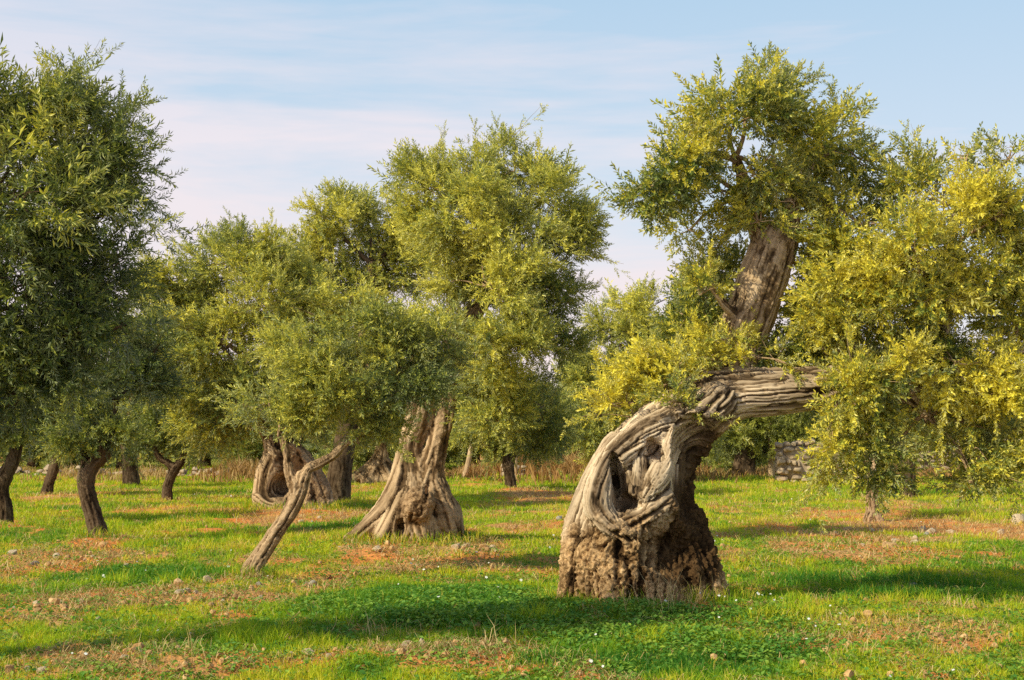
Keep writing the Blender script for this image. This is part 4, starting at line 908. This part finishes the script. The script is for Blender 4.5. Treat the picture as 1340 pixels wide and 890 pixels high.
# gravel too fine to count
def build_gravel():
    rng = np.random.default_rng(8); x, y = ground_points(60000, 8.5, 26, rng, 1.8); soil, *_ = masks(x, y)
    k = rng.random(len(x)) < soil * .10; x, y = x[k], y[k]; m = len(x)
    V0, Q0 = rock_arrays(5, 3, .3); s = rng.gamma(2.2, .006, m) + .006; Fm = frames(rng.normal(size=(m, 3)), rng)
    V = np.einsum('mij,kj->mki', Fm, V0) * s[:, None, None] + np.stack([x, y, height(x, y) + s * .5 + .008], 1)[:, None]
    Q = (Q0[None] + (np.arange(m) * len(V0))[:, None, None]).reshape(-1, 4)
    tag(add('gravel', mesh_np('gravel', V.reshape(-1, 3), Q.ravel(), 4, M_ST[1], False)), kind='stuff')
build_gravel()

# ------------------------------------------------------------------ walls, posts
def stone_wall(name, label, x0, x1, y, hgt, size, seed, mat, gap=.0):
    rng = np.random.default_rng(seed); Vs, Qs, off = [], [], 0
    base = [rock_arrays(300 + i, 5, .35, .4) for i in range(5)]
    z = 0.0
    while z < hgt:
        hh = size * rng.uniform(.7, 1.1); x = x0
        while x < x1:
            w = size * rng.uniform(.6, 2.4)
            if rng.random() > gap * (z / max(hgt, .01) + .3):
                for lay in (0, .3):
                    V, Q = base[rng.integers(5)]
                    v = V * np.array([w * .58, .24, hh * .62]) + np.array([x + w / 2, y + lay + rng.normal() * .07, z + hh / 2 + rng.normal() * .07])
                    v[:, 2] += height(v[:, 0], v[:, 1]) * 1.0; Vs.append(v); Qs.append(Q + off); off += len(v)
            x += w
        z += hh
    V, Q = rock_arrays(seed + 900, 7, .2, .85); v = V * np.array([(x1 - x0) * .66, .30, hgt * .62]) + np.array([(x0 + x1) / 2, y + .15, hgt * .45])
    if gap == 0: Vs.append(v); Qs.append(Q + off)
    c = np.array([(x0 + x1) / 2, y, 0]); V = np.concatenate(Vs) - c
    return tag(add(name, mesh_np(name, V, np.concatenate(Qs).ravel(), 4, mat, True), None, c), label, 'wall')
X = lambda px, Y: (px - CX) * Y / FPX
stone_wall('dry_stone_wall', 'rough dry stone wall behind the post, seen under the horizontal bough', X(1014, 51), X(1128, 51), 51, 1.38, .21, 1, M_WALL)
stone_wall('dry_stone_wall', 'dry stone wall at the right, half hidden behind the hanging olive leaves', X(1200, 61), X(1420, 61), 61, 1.3, .24, 2, M_WALL)
stone_wall('rubble_wall', 'low tumbled wall of pale rubble along the back of the left grove', X(-60, 58), X(300, 58), 58, .34, .2, 3, M_WALL, .8)
stone_wall('rubble_wall', 'short stretch of fallen pale stones behind the small yellow-green olive', X(655, 58), X(720, 58), 58, .3, .2, 4, M_WALL, .7)
def post(label, px, py, top_px, top_py, Y, r):
    b = W(px, py, Y); b[2] = hz(b[0], b[1]); t = W(top_px, top_py, Y)
    d = t - b; P = [[*( - d * .08), r * 1.1], [*(d * .0), r * 1.08], [*(d * .4 + [.03, 0, 0]), r], [*(d * .97), r * .92], [*(d), r * .80], [*(d * 1.002), .005]]
    V, Q, gr = tube(P, 10)
    me = mesh_np('fence_post', V, Q.ravel(), 4, M_BARK_MID, True, {'grain': gr, 'wood': np.full(len(V), 1.), 'crack_shade': np.full(len(V), .6)})
    return tag(add('fence_post', me, None, b), label, 'post')
post('upright weathered wooden post in front of the stone wall under the bough', 1009, 612, 1008, 552, 57, .13)
post('pale wooden post leaning right, in the dry grass behind the burl tree', 607, 610, 618, 577, 56, .10)
post('thin pale upright stake just behind the small yellow-green olive', 673, 618, 674, 583, 50, .08)

# ------------------------------------------------------------------ light and sky
AZ, EL = R(57), R(35)                  # light runs to the right and away from the camera
Ld = Vector((math.sin(AZ) * math.cos(EL), math.cos(AZ) * math.cos(EL), -math.sin(EL)))
sun = bpy.data.lights.new('sun', 'SUN'); sun.energy = 5.0; sun.angle = R(.53); sun.color = (1.0, .91, .64)
so = bpy.data.objects.new('sun', sun); so.rotation_euler = Ld.to_track_quat('-Z', 'Y').to_euler(); so.location = (-20, -20, 30); COL.objects.link(so)
w = bpy.data.worlds.new('World'); sc.world = w; w.use_nodes = True
nt = w.node_tree; nt.nodes.clear()
sky = N(nt, 'ShaderNodeTexSky', sky_type='NISHITA'); sky.sun_disc = False; sky.sun_elevation = EL; sky.sun_rotation = math.pi + AZ
sky.air_density = 1.0; sky.dust_density = 1.2; sky.ozone_density = 1.2
tc = N(nt, 'ShaderNodeTexCoord').outputs['Generated']
sp = N(nt, 'ShaderNodeSeparateXYZ'); nt.links.new(tc, sp.inputs[0])
mp = N(nt, 'ShaderNodeMapping'); mp.inputs['Scale'].default_value = (2.2, 2.2, 15); mp.inputs['Location'].default_value = (3.1, .4, .35); nt.links.new(tc, mp.inputs[0])
cn = noise_n(nt, mp.outputs[0], 1.25, 5, .55, .35)
mp2 = N(nt, 'ShaderNodeMapping'); mp2.inputs['Scale'].default_value = (5, 5, 42); nt.links.new(tc, mp2.inputs[0])
cn2 = noise_n(nt, mp2.outputs[0], 1.6, 5, .6, .2)
left = math_(nt, 'MULTIPLY', sp.outputs['X'], -.42)
low = math_(nt, 'MULTIPLY', math_(nt, 'SUBTRACT', .16, sp.outputs['Z']), .9)
m_ = math_(nt, 'ADD', math_(nt, 'ADD', cn, math_(nt, 'MULTIPLY', math_(nt, 'SUBTRACT', cn2, .5), .25)), math_(nt, 'ADD', left, low))
cloud = ramp(nt, m_, [(.36, (0, 0, 0)), (.58, (1, 1, 1))])
skyc = N(nt, 'ShaderNodeMix'); skyc.data_type = 'RGBA'; skyc.blend_type = 'MULTIPLY'; skyc.inputs[0].default_value = 1
nt.links.new(sky.outputs[0], skyc.inputs[6]); skyc.inputs[7].default_value = (.85, .85, .85, 1)
haze = N(nt, 'ShaderNodeMix'); haze.data_type = 'RGBA'      # thin bright haze low in the sky, clear blue overhead
hz_f = ramp(nt, sp.outputs['Z'], [(.0, (.85, .85, .85)), (.3, (.8, .8, .8)), (.6, (.15, .15, .15))])
nt.links.new(hz_f, haze.inputs[0]); nt.links.new(skyc.outputs[2], haze.inputs[6])
nt.links.new(ramp(nt, sp.outputs['Z'], [(.03, (6.1, 5.5, 5.7)), (.13, (5.1, 5.6, 6.2)), (.3, (3.5, 4.85, 6.1))]), haze.inputs[7])
pink = ramp(nt, sp.outputs['Z'], [(.05, (6.5, 5.5, 5.4)), (.2, (6.0, 5.5, 5.8)), (.3, (4.6, 4.9, 5.7))])
mixs = N(nt, 'ShaderNodeMix'); mixs.data_type = 'RGBA'
nt.links.new(math_(nt, 'MULTIPLY', cloud, .85), mixs.inputs[0]); nt.links.new(haze.outputs[2], mixs.inputs[6]); nt.links.new(pink, mixs.inputs[7])
bg = N(nt, 'ShaderNodeBackground'); bg.inputs['Strength'].default_value = .15; nt.links.new(mixs.outputs[2], bg.inputs['Color'])
wo = N(nt, 'ShaderNodeOutputWorld'); nt.links.new(bg.outputs[0], wo.inputs[0])

sc.view_settings.view_transform = 'Standard'; sc.view_settings.look = 'None'; sc.view_settings.exposure = 0
sc.cycles.max_bounces = 7; sc.cycles.diffuse_bounces = 3; sc.cycles.transmission_bounces = 5
sc.cycles.use_denoising = False
print('LEAF/GRASS POLYS', sum(len(o.data.polygons) for o in bpy.data.objects if o.type == 'MESH'))
